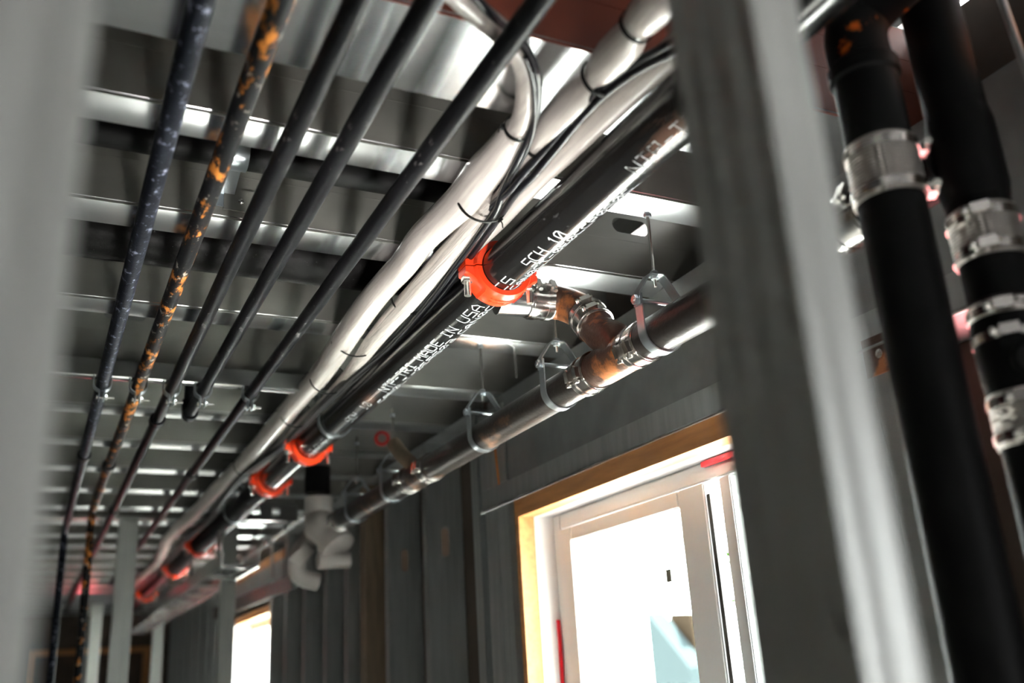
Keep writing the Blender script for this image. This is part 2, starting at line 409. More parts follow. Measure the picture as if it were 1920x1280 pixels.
# ============================================================ black cross pipes between the joists
ZB = CZ + 1.015
t = thing('cross_pipe', 'smooth black pipe running crosswise between joists, held by a metal strap', 'pipe', Vector((0.2, 1.722, ZB)))
MB().tube([(-1.5, 1.722, ZB), (0.80, 1.722, ZB)], 0.030, 28).build('pipe_body', 'iron_black', t)
t = thing('cross_pipe', 'thick rough tarred black pipe running crosswise, the broad dark band across the ceiling', 'pipe', Vector((0.2, 2.17, ZB + 0.02)))
MB().tube([(-1.5, 2.172, ZB + 0.012), (1.0, 2.172, ZB + 0.012)], 0.071, 36).build('pipe_body', 'duct', t)
# strap and its plate on the speckled joist
c = at(452, 300, y=1.68)
t = thing('pipe_strap', 'shiny metal strap and screwed plate holding the smooth black cross pipe', 'strap', Vector((c.x, 1.705, ZB)))
arc = [Vector((c.x, 1.722 + 0.0325 * math.cos(a), ZB + 0.0325 * math.sin(a))) for a in [PI * 0.95 + PI * 1.1 * k / 14 for k in range(15)]]
arc = [Vector((c.x, arc[0].y, CZ + 1.19))] + arc + [Vector((c.x, 1.80, ZB + 0.0)), Vector((c.x, 1.856, ZB - 0.02)), Vector((c.x, 1.856, ZB - 0.05))]
MB().strip(arc, 0.019, 0.0016, XA).build('strap_band', 'zinc', t)
q = at(452, 378, y=1.852)
MB().box((q.x - 0.035, 1.853, q.z - 0.022), (q.x + 0.03, 1.8565, q.z + 0.028)).build('strap_plate', 'joist', t)
MB().lathe((q.x, 1.853, q.z), (0, -1, 0), [(0, 0.006), (0.003, 0.006), (0.005, 0.003)], 12).build('screw_head', 'bolt', t)

# ============================================================ five black steel pipes
ZP = CZ + 0.865; RP = 0.0178
def ring_coupling(parent, x, y, r=RP, z=ZP, length=0.05, m='steel'):
    MB().lathe((x, y - length / 2, z), YA, [(0, r * 1.02), (0, r * 1.28), (0.006, r * 1.36), (0.012, r * 1.28), (length - 0.012, r * 1.28), (length - 0.006, r * 1.36), (length, r * 1.28), (length, r * 1.02)], 24).build('pipe_coupling', m, parent)
def spipe(x, pts, m, label, r=RP):
    t = thing('steel_pipe', label, 'pipe', Vector((x, 1.5, ZP)), 'small black steel pipes')
    MB().tube(pts, r, 26).build('pipe_body', m, t); return t
def bend(a, c, b_, r=0.06, n=8):
    """rounded corner a-c-b"""
    a, c, b_ = Vector(a), Vector(c), Vector(b_); d0 = (a - c).normalized(); d1 = (b_ - c).normalized()
    p0 = c + d0 * r; p1 = c + d1 * r
    return [a] + [p0.lerp(c, k / n).lerp(c.lerp(p1, k / n), k / n) for k in range(n + 1)] + [b_]
YN = 0.55
x1, x2, x3, x4, x5 = 0.1277, 0.2237, 0.3166, 0.405, 0.5447
p1 = spipe(x1, bend((x1, YN, ZP), (x1, 5.55, ZP), (x1, 5.55, 0.02), 0.05), 'steel_a', 'leftmost of the five black steel pipes, scuffed blue-grey, turning down far away')
ring_coupling(p1, x1, 3.78)
p2 = spipe(x2, bend((x2, YN, ZP), (x2, 4.92, ZP), (x2, 4.92, 0.02), 0.05), 'steel_rust', 'second black steel pipe from the left, orange rust patches near the top')
ring_coupling(p2, x2, 3.93)
p3 = spipe(x3, [(x3, YN, ZP), (x3, 10.5, ZP)], 'steel', 'third black steel pipe from the left, with a collar below its clamp')
ring_coupling(p3, x3, 3.22); ring_coupling(p3, x3, 4.9)
p4 = spipe(x4, bend((x4, YN, ZP), (x4, 3.14, ZP), (x4, 3.14, CZ + 1.2), 0.04), 'steel', 'fourth black steel pipe from the left, ending in an elbow that turns up')
MB().lathe((x4, 3.10, ZP), YA, [(0, RP), (0, RP * 1.32), (0.03, RP * 1.34), (0.045, RP * 1.28), (0.056, RP * 1.0), (0.062, RP * 0.5)], 24).lathe((x4, 3.14, ZP), ZA, [(-0.01, RP * 1.3), (0.05, RP * 1.3), (0.05, RP)], 24).build('elbow_fitting', 'steel', p4)
p5 = spipe(x5, [(x5, YN, ZP), (x5, 8.1, ZP)], 'steel', 'rightmost of the five black steel pipes, beside the white wrapped lines')
ring_coupling(p5, x5, 4.03)
# strut channel and clamps
YS = 2.86
t = thing('strut_channel', 'bright galvanized strut channel crossing above the five black pipes', 'channel', Vector((0.2, YS, CZ + 0.912)))
mb = MB(); mb.smooth = False
mb.sheet([(-0.013, -0.020), (-0.013, -0.027), (-0.0205, -0.027), (-0.0205, 0.0205), (0.0205, 0.0205), (0.0205, -0.027), (0.013, -0.027), (0.013, -0.020)], -0.9, 0.72, 0.0025, YA, ZA, XA)
for v in mb.bm.verts: v.co += Vector((0, YS, CZ + 0.912))
mb.build('channel_body', 'strut', t)
def strut_clamp(x, label):
    t = thing('pipe_clamp', label, 'clamp', Vector((x, YS, ZP)), 'clamps on the strut channel')
    R = RP + 0.0012; YC = YS
    for sg in (-1, 1):
        pts = []
        pts.append(Vector((x + sg * 0.0235, YC, CZ + 0.905)))
        pts.append(Vector((x + sg * 0.0235, YC, ZP + 0.006)))
        for k in range(9):
            a = 0.0 - (PI / 2 - 0.32) * k / 8
            pts.append(Vector((x + sg * (R + 0.003) * math.cos(a) * 1.08, YC, ZP + (R + 0.003) * math.sin(a))))
        pts.append(Vector((x + sg * 0.0065, YC, ZP - R - 0.010)))
        pts.append(Vector((x + sg * 0.0065, YC, ZP - R - 0.030)))
        MB().strip(pts, 0.0155, 0.0022, YA).build('strap_half', 'zinc', t)
    zz = ZP - R - 0.021
    mb = MB().tube([(x - 0.012, YC, zz), (x + 0.034, YC, zz)], 0.0032, 10)
    b_ = mb.build('clamp_bolt', 'bolt', t)
    hexnut(MB(), (x - 0.0115, YC, zz), XA, 0.0062, 0.005).build('bolt_head', 'bolt', b_)
    hexnut(MB(), (x + 0.0125, YC, zz), XA, 0.0085, 0.007).build('square_nut', 'bolt', b_)
strut_clamp(x1, 'two-piece bolted clamp on the leftmost black pipe')
strut_clamp(x2, 'two-piece bolted clamp on the second black pipe from the left')
strut_clamp(x3, 'two-piece bolted clamp on the third black pipe, above its collar')
strut_clamp(x4, 'two-piece bolted clamp just before the pipe that turns up')
strut_clamp(x5, 'two-piece bolted clamp on the pipe nearest the white wrapped lines')

# ============================================================ printed main pipe
MX, MZ, MR = 0.855, CZ + 0.840, 0.0508
GL = {'N': [(0, 0, 0, 6), (0, 6, 4, 0), (4, 0, 4, 6)], 'T': [(0, 6, 4, 6), (2, 0, 2, 6)], 'P': [(0, 0, 0, 6), (0, 6, 4, 6), (4, 6, 4, 3), (4, 3, 0, 3)],
      '-': [(0.3, 3, 3.7, 3)], 'R': [(0, 0, 0, 6), (0, 6, 4, 6), (4, 6, 4, 3), (4, 3, 0, 3), (1.5, 3, 4, 0)], 'I': [(2, 0, 2, 6), (0.6, 0, 3.4, 0), (0.6, 6, 3.4, 6)],
      'M': [(0, 0, 0, 6), (0, 6, 2, 3), (2, 3, 4, 6), (4, 6, 4, 0)], 'A': [(0, 0, 0, 4), (0, 4, 2, 6), (2, 6, 4, 4), (4, 4, 4, 0), (0, 2.4, 4, 2.4)],
      'D': [(0, 0, 0, 6), (0, 6, 3, 6), (3, 6, 4, 5), (4, 5, 4, 1), (4, 1, 3, 0), (3, 0, 0, 0)], 'E': [(0, 0, 0, 6), (0, 6, 4, 6), (0, 3, 3, 3), (0, 0, 4, 0)],
      'U': [(0, 6, 0, 1), (0, 1, 1, 0), (1, 0, 3, 0), (3, 0, 4, 1), (4, 1, 4, 6)], 'S': [(4, 6, 0, 6), (0, 6, 0, 3), (0, 3, 4, 3), (4, 3, 4, 0), (4, 0, 0, 0)],
      'C': [(4, 6, 1, 6), (1, 6, 0, 5), (0, 5, 0, 1), (0, 1, 1, 0), (1, 0, 4, 0)], 'H': [(0, 0, 0, 6), (4, 0, 4, 6), (0, 3, 4, 3)],
      '1': [(2, 0, 2, 6), (2, 6, 1, 5), (1, 0, 3, 0)], '0': [(0, 1, 0, 5), (0, 5, 1, 6), (1, 6, 3, 6), (3, 6, 4, 5), (4, 5, 4, 1), (4, 1, 3, 0), (3, 0, 1, 0), (1, 0, 0, 1), (0.6, 1, 3.4, 5)],
      'L': [(0, 6, 0, 0), (0, 0, 4, 0)], '9': [(4, 0, 4, 6), (4, 6, 0, 6), (0, 6, 0, 3), (0, 3, 4, 3)], '5': [(4, 6, 0, 6), (0, 6, 0, 3), (0, 3, 4, 3), (4, 3, 4, 0), (4, 0, 0, 0)],
      '3': [(0, 6, 4, 6), (4, 6, 4, 0), (4, 0, 0, 0), (1, 3, 4, 3)], '4': [(0, 6, 0, 3), (0, 3, 4, 3), (3, 6, 3, 0)], '.': [(1.6, 0, 2.4, 0)], ' ': []}
def stencil(text, ys, ye, th0, h, parent, m='ink', lw=0.0026, name='printed_marking', centre=None, wob=0.0):
    """text runs from y=ys towards smaller y, wrapped round the pipe; th0 = angle of the middle of the letters"""
    mb = MB(); mb.smooth = False
    cx, cz = centre or (MX, MZ)
    n = len(text); adv = (ys - ye) / n; cw = adv * 0.72 / 4; ch = h / 6
    R = MR + 0.0007
    for i, c_ in enumerate(text):
        jx = random.uniform(-wob, wob)
        for (a, b0, c2, d2) in GL.get(c_, []):
            L = math.hypot((c2 - a) * cw, (d2 - b0) * ch); k = max(1, int(L / 0.004))
            for s_ in range(k):
                f0, f1 = s_ / k, (s_ + 1) / k
                q = []
                for f in (f0, f1):
                    u = ys - i * adv - (a + (c2 - a) * f) * cw
                    v = (b0 + (d2 - b0) * f - 3) * ch + jx
                    q.append((u, v))
                (u0, v0), (u1, v1) = q
                dx, dy = u1 - u0, v1 - v0; l = math.hypot(dx, dy) or 1
                nx, ny = -dy / l * lw / 2, dx / l * lw / 2; ex, ey = dx / l * lw * 0.3, dy / l * lw * 0.3
                pts = []
                for (uu, vv) in ((u0 - ex + nx, v0 - ey + ny), (u1 + ex + nx, v1 + ey + ny), (u1 + ex - nx, v1 + ey - ny), (u0 - ex - nx, v0 - ey - ny)):
                    t_ = th0 - vv / MR
                    pts.append((uu, t_))
                for rr in (R,):
                    vs = [mb.bm.verts.new((cx + rr * math.cos(t_), uu, cz + rr * math.sin(t_))) for uu, t_ in pts]
                    mb.bm.faces.new(vs)
    o = mb.build(name, m, parent)
    return o
TH1 = math.radians(224.5 + 30); TH2 = math.radians(224.5 + 62)
def groove_pipe(y0, y1, label, m='main'):
    t = thing('main_pipe', label, 'pipe', Vector((MX, (y0 + y1) / 2, MZ)), 'lengths of the large main pipe')
    MB().lathe((MX, y0, MZ), YA, [(0, MR * 0.8), (0, MR), (0.014, MR), (0.0145, MR - 0.002), (0.022, MR - 0.002), (0.0225, MR), (y1 - y0 - 0.0225, MR), (y1 - y0 - 0.022, MR - 0.002), (y1 - y0 - 0.0145, MR - 0.002), (y1 - y0 - 0.014, MR), (y1 - y0, MR), (y1 - y0, MR * 0.8)], 64).build('pipe_body', m, t)
    return t
YC1, YC2, YC3, YC4, YC5, YC6 = 1.735, 3.37, 3.99, 5.85, 6.9, 8.6
t = groove_pipe(0.30, YC1 - 0.001, 'near length of large black pipe printed SCH 10, between stud and orange coupling')
stencil('SCH', 1.575, 1.492, TH1, 0.024, t); stencil('10', 1.465, 1.415, TH1, 0.024, t); stencil('NTP-TRI', 1.175, 0.95, TH1 - 0.02, 0.027, t, 'ink_faint'); stencil('CS', 1.71, 1.64, TH1, 0.022, t)
stencil('CAN0CT-0E0CCP0S0C', 1.70, 1.22, TH2, 0.015, t, 'ink', 0.0022)
t = groove_pipe(YC1 + 0.001, YC2 - 0.001, 'long middle length of large black pipe printed NTP-TRI MADE IN USA')
stencil('SCH', 2.83, 2.73, TH1, 0.024, t, 'ink_faint'); stencil('10', 2.68, 2.61, TH1, 0.024, t, 'ink_faint'); stencil('NTP-TRI', 2.49, 2.235, TH1, 0.025, t); stencil('MADE', 2.20, 2.045, TH1, 0.025, t)
stencil('IN', 2.02, 1.95, TH1, 0.025, t); stencil('USA', 1.915, 1.80, TH1, 0.025, t)
stencil('CAN0LT-0E9503', 2.60, 2.02, TH2, 0.016, t, 'ink', 0.0023); stencil('CAN0C', 1.99, 1.79, TH2, 0.016, t, 'ink', 0.0023)
stencil('A53-SCHP', 3.32, 3.07, TH1, 0.028, t, 'ink_faint', 0.003)
groove_pipe(YC2 + 0.001, YC3 - 0.001, 'short length of large black pipe between two orange couplings')
groove_pipe(YC3 + 0.001, YC4 - 0.001, 'length of main pipe beyond the third orange coupling', 'steel')
groove_pipe(YC4 + 0.001, YC6 - 0.001, 'far length of main pipe above the pink-lit cable ladder', 'steel')
groove_pipe(YC6 + 0.001, 11.5, 'farthest length of main pipe near the far door', 'steel')

def red_coupling(yc, label, hw=0.030, detail=True):
    t = thing('grooved_coupling', label, 'coupling', Vector((MX, yc, MZ)), 'orange grooved couplings')
    Ri, Ro = MR + 0.0015, MR + 0.019
    for sg, nm in ((-1, 'housing_half'), (1, 'housing_half')):
        mb = MB(); rings = []
        seg = 30
        ang0 = math.radians(2)
        for k in range(seg + 1):
            a = ang0 + (PI - 2 * ang0) * k / seg
            cs, sn = math.cos(a), math.sin(a) * sg
            prof_ = [(-hw, Ri), (-hw, Ro - 0.006), (-hw * 0.72, Ro - 0.001), (-hw * 0.4, Ro), (hw * 0.4, Ro), (hw * 0.72, Ro - 0.001), (hw, Ro - 0.006), (hw, Ri)]
            rings.append([Vector((MX + r_ * cs, yc + y_, MZ + r_ * sn)) for y_, r_ in prof_])
        mb.ring_loft(rings)
        for s2 in (-1, 1):                       # bolt pads, swept out in a curve from the ring
            rings = []
            for k in range(9):
                f = k / 8
                xx = MX + s2 * (MR * 0.86 + (0.086 - MR * 0.86) * f)
                base = 0.0015
                hgt = 0.040 * (1 - f) ** 1.6 + 0.017
                w = hw * (0.80 - 0.18 * f)
                z0, z1 = MZ + sg * base, MZ + sg * hgt
                rings.append([Vector((xx, yc - w, z0)), Vector((xx, yc + w, z0)), Vector((xx, yc + w, z1 - sg * 0.003)), Vector((xx, yc + w * 0.8, z1)), Vector((xx, yc - w * 0.8, z1)), Vector((xx, yc - w, z1 - sg * 0.003))])
            # the inner part of the pad must stay outside the pipe wall
            for r_ in rings:
                for p_ in r_:
                    dx, dz = p_.x - MX, p_.z - MZ; rr = math.hypot(dx, dz)
                    if rr < Ri: p_.x = MX + dx / rr * Ri; p_.z = MZ + dz / rr * Ri
            mb.ring_loft(rings)
        hb = mb.build(nm, 'red', t)
        if sg == -1 and detail:
            mk = MB(); mk.smooth = False
            random.seed(3)
            for row, yy in ((0, yc - hw * 0.30), (1, yc + hw * 0.12)):
                for k in range(16):
                    a = math.radians(250 + k * 3.4 + row * 1.2)
                    if random.random() < 0.15: continue
                    c_ = Vector((MX + (Ro + 0.0004) * math.cos(a), yy, MZ + (Ro + 0.0004) * math.sin(a)))
                    tg = Vector((-math.sin(a), 0, math.cos(a))); nn = Vector((math.cos(a), 0, math.sin(a)))
                    mk.obox(c_, tg * 0.0007, YA * random.uniform(0.0022, 0.0042), nn * 0.0006)
                    if random.random() < 0.7: mk.obox(c_ + YA * random.uniform(-0.003, 0.003), tg * 0.0016, YA * 0.0006, nn * 0.0006)
            mk.build('cast_lettering', 'red', hb)
    for s2 in (-1, 1):
        x = MX + s2 * 0.0745
        bt = MB().tube([(x, yc, MZ - 0.062), (x, yc, MZ + 0.026)], 0.0075, 14).build('coupling_bolt', 'bolt', t)
        hexnut(MB(), (x, yc, MZ - 0.0245), ZA, 0.0135, 0.014).build('bolt_nut', 'bolt', bt)
        MB().lathe((x, yc, MZ + 0.018), ZA, [(0, 0.011), (0.006, 0.011), (0.009, 0.006)], 16).build('bolt_head', 'bolt', bt)
    return t
red_coupling(YC1, 'sharp orange-red grooved coupling at the picture centre, cast lettering on its rim', 0.032)
red_coupling(YC2, 'second orange-red grooved coupling down the main pipe, just past the thin ring')
red_coupling(YC3, 'third orange-red grooved coupling, close behind the second one', 0.040)
red_coupling(YC4, 'small dark orange coupling far down the main pipe, past the wavy white bundle', 0.03, False)
red_coupling(YC5, 'tiny red coupling above the cable ladder rungs', 0.03, False)
red_coupling(YC6, 'glowing red coupling above the far pink end of the cable ladder', 0.05, False)

# ============================================================ clevis hangers
def clevis(x, y, zc, r, label, ztop=0.94, group='clevis hangers on the drain pipe', rodm='bolt'):
    """zc world height of the pipe axis"""
    t = thing('clevis_hanger', label, 'hanger', Vector((x, y, zc)), group)
    R = r + 0.003; zb = zc + R + 0.022; hx = R + 0.002
    pts = [Vector((x - hx, y, zb + 0.012)), Vector((x - hx, y, zc + 0.01))]
    for k in range(17):
        a = PI + PI * k / 16
        pts.append(Vector((x + hx * math.cos(a), y, zc + R * math.sin(a))))
    pts += [Vector((x + hx, y, zc + 0.01)), Vector((x + hx, y, zb + 0.012))]
    MB().strip(pts, 0.0125, 0.003, YA).build('lower_strap', 'zinc', t)
    zt = zb + 0.062; hy = hx + 0.0035
    pts = [Vector((x - hy, y, zb - 0.012)), Vector((x - hy, y, zb + 0.014)), Vector((x - 0.020, y, zt - 0.004)), Vector((x - 0.014, y, zt)), Vector((x + 0.014, y, zt)), Vector((x + 0.020, y, zt - 0.004)), Vector((x + hy, y, zb + 0.014)), Vector((x + hy, y, zb - 0.012))]
    MB().strip(pts, 0.0125, 0.003, YA).build('upper_yoke', 'zinc', t)
    b_ = MB().tube([(x - hy - 0.012, y, zb), (x + hy + 0.008, y, zb)], 0.0048, 12).build('cross_bolt', 'zinc', t)
    hexnut(MB(), (x - hy - 0.006, y, zb), XA, 0.0105, 0.008).build('bolt_nut', 'zinc', b_)
    hexnut(MB(), (x + hy + 0.006, y, zb), XA, 0.0105, 0.007).build('bolt_head', 'zinc', b_)
    rd = MB().tube([(x, y, zt - 0.026), (x, y, CZ + ztop + 0.02)], 0.0036, 12).build('threaded_rod', rodm, t)
    hexnut(MB(), (x, y, zt - 0.006), ZA, 0.0085, 0.007).build('rod_nut', 'zinc', rd)
    hexnut(MB(), (x, y, zt + 0.006), ZA, 0.0085, 0.007).build('rod_nut', 'zinc', rd)
    hexnut(MB(), (x, y, CZ + ztop - 0.008), ZA, 0.0085, 0.01).build('rod_nut', 'zinc', rd)
DX, DZ, DR = 1.125, CZ + 0.660, 0.042
clevis(DX, 1.535, DZ, DR, 'nearest clevis hanger on the drain pipe, its bolt and rod in sharp view')
clevis(DX, 1.975, DZ, DR, 'clevis hanger just beyond the rusty wye fitting')
clevis(DX, 2.43, DZ, DR, 'third clevis hanger, hanging above the left edge of the window header')
clevis(DX, 3.22, DZ, DR, 'fourth clevis hanger, blurred, past the pair of bands')
clevis(DX, 3.66, DZ, DR, 'farthest clevis hanger on the drain pipe, beside the white fittings')
clevis(MX, 3.02, MZ, MR, 'thin galvanized hanger ring round the printed pipe, just before an orange coupling', group='hangers on the main pipe')
clevis(MX, 4.75, MZ, MR, 'blurred hanger ring on the main pipe behind the third orange coupling', group='hangers on the main pipe')

# ============================================================ drain pipe, wye, no-hub bands
def drain(y0, y1, label):
    t = thing('drain_pipe', label, 'pipe', Vector((DX, (y0 + y1) / 2, DZ)), 'lengths of cast-iron drain pipe')
    MB().tube([(DX, y0, DZ), (DX, y1, DZ)], DR, 44).build('pipe_body', 'iron', t); return t
YW0, YW1 = 1.615, 1.80
drain(0.985, YW0 - 0.001, 'near length of dark cast-iron drain pipe, running behind the steel stud')
drain(YW1 + 0.001, 2.89, 'middle length of cast-iron drain pipe above the window header')
drain(3.02, 3.88, 'far length of cast-iron drain pipe ending at the white fittings')

def nohub(c, d, r, L, label, group='stainless band couplings', nbands=2, scr=None, m='stainless', ribs=True, screw_m='bolt'):
    c = Vector(c); d = Vector(d).normalized()
    t = thing('band_coupling', label, 'coupling', c, group)
    R = r + 0.003
    mb = MB(); pr = [(-L / 2, r + 0.0005), (-L / 2, R)]
    if ribs:
        n = max(6, int(L / 0.006))
        for k in range(n + 1):
            pr.append((-L / 2 + L * k / n, R + (0.0009 if k % 2 else 0.0)))
    pr += [(L / 2, R), (L / 2, r + 0.0005)]
    mb.sleeve(c, d, pr, 48); mb.build('corrugated_shield', 'mesh' if 'vertical' in group else m, t)
    u, v = frame(d)
    sd = Vector(scr) if scr else Vector((-1, -0.2, -0.2))
    sd = (sd - d * sd.dot(d)).normalized(); tg = d.cross(sd).normalized()
    for i in range(nbands):
        f = (-L / 2 + 0.012) + (L - 0.024) * i / max(1, nbands - 1)
        bc = c + d * f
        b_ = MB().sleeve(bc, d, [(-0.0065, R + 0.0012), (-0.0065, R + 0.0026), (0.0065, R + 0.0026), (0.0065, R + 0.0012)], 48).build('clamp_band', m, t)
        sc = bc + sd * (R + 0.0095)
        MB().obox(sc - sd * 0.002, d * 0.0072, tg * 0.012, sd * 0.0062).build('worm_housing', m, b_)
        mb = MB().tube([sc - tg * 0.02, sc + tg * 0.017], 0.0036, 10); hexnut(mb, sc - tg * 0.021, tg, 0.0062, 0.007); mb.build('worm_screw', screw_m, b_)
    return t
nohub((DX, 1.612, DZ), YA, DR, 0.062, 'band coupling between the rusty wye and the nearest drain hanger', scr=(-1, 0, -0.35))
nohub((DX, 1.825, DZ), YA, DR, 0.062, 'band coupling on the far side of the rusty wye', scr=(-1, 0, -0.15))
nohub((DX, 2.86, DZ), YA, DR, 0.055, 'blurred band coupling over the left jamb of the window', scr=(-1, 0, 0.1))
nohub((DX, 3.045, DZ), YA, DR, 0.055, 'blurred band coupling next to the small ochre branch', scr=(-1, 0, 0.1))
nohub((DX, 3.86, DZ), YA, DR, 0.06, 'blurred band coupling at the far end of the drain pipe', scr=(-1, 0, 0.1))
# far small tee on the drain
t = thing('drain_tee', 'dark blurred tee fitting on the drain pipe with an ochre upper branch', 'fitting', Vector((DX, 2.955, DZ)))
MB().tube([(DX, 2.892, DZ), (DX, 3.018, DZ)], DR * 1.04, 36).build('tee_body', 'iron', t)
MB().tube([(DX - 0.01, 2.96, DZ + 0.02), (DX - 0.035, 3.03, DZ + 0.08), (DX - 0.045, 3.08, DZ + 0.13)], 0.026, 24).build('tee_branch', 'lumber', t)
# wye with branch and elbow
t = thing('wye_fitting', 'rusty cast-iron wye fitting with its branch rising to the left', 'fitting', Vector((DX, 1.71, DZ)))
MB().lathe((DX, YW0, DZ), YA, [(0, DR * 0.8), (0, DR), (0.02, DR * 1.0), (0.03, DR * 1.05), (YW1 - YW0 - 0.03, DR * 1.05), (YW1 - YW0 - 0.02, DR), (YW1 - YW0, DR), (YW1 - YW0, DR * 0.8)], 44).build('wye_barrel', 'iron_rust', t)
bd = Vector((1.118, 1.79, CZ + 0.778))
MB().tube(smooth([(DX, 1.685, DZ + 0.005), (DX - 0.002, 1.705, DZ + 0.04), (1.120, 1.755, CZ + 0.735), tuple(bd)], 5), [DR * 1.0] * 16, 40).build('wye_branch', 'iron_rust', t)
dirb = Vector((-0.06, 0.62, 0.78)).normalized()
cC = bd + dirb * 0.002
nohub(cC, dirb, DR, 0.058, 'band coupling joining the wye branch to the rusty elbow', scr=(-0.6, -0.9, 0.6))
t = thing('elbow_fitting', 'rusty cast-iron elbow under the joist, turning the branch towards the main pipe', 'fitting', Vector((1.10, 1.86, CZ + 0.845)))
e0 = bd + dirb * 0.004
MB().tube(smooth([tuple(e0), tuple(e0 + dirb * 0.03), (1.092, 1.862, CZ + 0.845), (1.055, 1.874, CZ + 0.852), (1.02, 1.880, CZ + 0.852)], 7), 0.0415, 40).build('elbow_body', 'iron_rust', t)
nohub((1.03, 1.879, CZ + 0.852), (-1, 0.06, 0), 0.0415, 0.062, 'gleaming band coupling right beside the sharp orange-red coupling', scr=(0, -1, 0.55))
t = thing('branch_pipe', 'short bright stub pipe between the orange-red coupling and a stainless band', 'pipe', Vector((0.97, 1.885, CZ + 0.852)))
MB().tube([(1.018, 1.880, CZ + 0.852), (0.925, 1.889, CZ + 0.852)], 0.0405, 40).build('pipe_body', 'strut', t)
# short hanging rods behind the stub pipe
for u_, v_, lab in ((961, 591, 'short threaded rod hanging just left of the stub pipe band'),):
    p_ = at(u_, v_, z=0.94)
    t = thing('threaded_rod', lab, 'rod', Vector((p_.x, 2.43, CZ + 0.9)))
    xx = at(962, 610, y=2.43).x
    MB().tube([(xx, 2.43, CZ + 0.955), (xx, 2.43, CZ + 0.845)], 0.0036, 12).build('rod_body', 'bolt', t)
# red clamp ring on a far joist
q = at(716, 822, y=3.5)
t = thing('ring_clamp', 'small dark red ring clamp hanging under a joist left of the drain pipe', 'clamp', q)
MB().sleeve(q, (0.25, 1, 0), [(-0.008, 0.018), (-0.008, 0.030), (0.008, 0.030), (0.008, 0.018)], 28).build('ring_body', 'dark_red', t)
MB().tube([q + Vector((0, 0, 0.026)), Vector((q.x, q.y, CEIL + 0.01))], 0.004, 8).build('hanging_rod', 'bolt', t)

# ============================================================ white line-set bundle
def white_line(name, label, spec, m, flat=1.0, sub=5, cat='tube', group='white insulated lines'):
    """spec: (photo u, v, z rel, radius)"""
    pts = [at(u, v, z=z) for u, v, z, r in spec]
    sp = smooth(pts, sub); rr = []
    for i in range(len(spec) - 1):
        for k in range(sub): rr.append(spec[i][3] * (1 - k / sub) + spec[i + 1][3] * k / sub)
    rr.append(spec[-1][3])
    t = thing(name, label, cat, sp[len(sp) // 2], group)
    MB().tube(sp, rr, 28, flat=flat).build('sleeve', m, t)
    return t, sp
T1, T1p = white_line('insulated_tube', 'main white tape-wrapped tube snaking beside the five black pipes into the distance',
    [(968, 242, .895, .024), (940, 285, .895, .032), (905, 325, .895, .036), (870, 372, .895, .036), (832, 408, .895, .034), (791, 448, .893, .033), (758, 494, .895, .032), (729, 525, .895, .032), (697, 562, .893, .033), (668, 602, .893, .034),
     (645, 636, .893, .035), (618, 677, .895, .034), (592, 712, .895, .033), (560, 746, .897, .034), (527, 785, .895, .034), (490, 828, .897, .034), (455, 868, .895, .034), (421, 902, .897, .036), (390, 934, .90, .037), (366, 960, .90, .037), (336, 986, .90, .037), (314, 1010, .90, .037),
     (305, 1034, .90, .038), (292, 1060, .90, .038), (262, 1086, .90, .038), (225, 1118, .90, .04)], 'wrap')
T2, T2p = white_line('insulated_tube', 'finely ribbed white tube lying between the wrapped tube and the black cables',
    [(925, 374, .872, .015), (902, 402, .872, .018), (874, 436, .872, .020), (838, 478, .872, .023), (800, 524, .872, .025), (762, 568, .872, .026), (727, 607, .872, .025), (696, 645, .872, .023), (672, 680, .872, .021), (645, 714, .875, .019), (612, 750, .88, .018), (566, 794, .88, .018), (516, 846, .88, .018), (456, 897, .88, .018)], 'ribbed')
TA, TAp = white_line('insulated_tube', 'white corrugated hose curling up over the rightmost black pipe',
    [(962, 262, .885, .016), (975, 232, .885, .0165), (984, 205, .885, .0172), (988, 165, .89, .0175), (983, 122, .898, .0175), (962, 84, .905, .0178), (928, 50, .908, .018), (888, 18, .91, .018), (845, -20, .91, .018), (800, -60, .91, .018)], 'wrap')
TB, TBp = white_line('insulated_tube', 'thick white tube with tight black ties, swelling between them at the top right',
    [(1003, 277, .872, .014), (1016, 258, .872, .021), (1040, 228, .872, .027), (1075, 190, .872, .030), (1105, 164, .872, .029), (1121, 146, .872, .022), (1132, 128, .872, .028), (1155, 100, .872, .031), (1176, 76, .872, .029), (1192, 50, .872, .022), (1206, 34, .872, .028), (1232, 6, .872, .031), (1275, -34, .872, .031), (1340, -100, .872, .031)], 'wrap')
TC, TCp = white_line('insulated_tube', 'smooth glossy white tube right above the near printed pipe, under the cables',
    [(868, 486, .872, .012), (905, 448, .872, .014), (940, 412, .872, .016), (975, 372, .872, .018), (1003, 343, .874, .017), (1018, 326, .876, .019), (1055, 290, .878, .022), (1090, 255, .878, .023), (1125, 222, .878, .023), (1165, 184, .878, .023), (1205, 148, .878, .0235), (1250, 108, .878, .0235), (1320, 40, .878, .0235)], 'wrap')
TD, TDp = white_line('insulated_tube', 'short white ribbed tube end showing under the tight tie of the thick tube',
    [(925, 385, .872, .012), (945, 360, .872, .013), (966, 332, .872, .014), (985, 306, .872, .0145), (1002, 282, .872, .0145)], 'ribbed')
# second corrugation rings on the hose
mb = MB()
for i in range(2, len(TAp) - 2):
    for f in (0.0, 0.33, 0.66):
        p_ = TAp[i].lerp(TAp[i + 1], f); d_ = TAp[i + 1] - TAp[i - 1]
        mb.sleeve(p_, d_, [(-0.001, 0.0170), (-0.001, 0.0187), (0.001, 0.0187), (0.001, 0.0170)], 20)
mb.build('hose_ribs', 'wrap', TA)

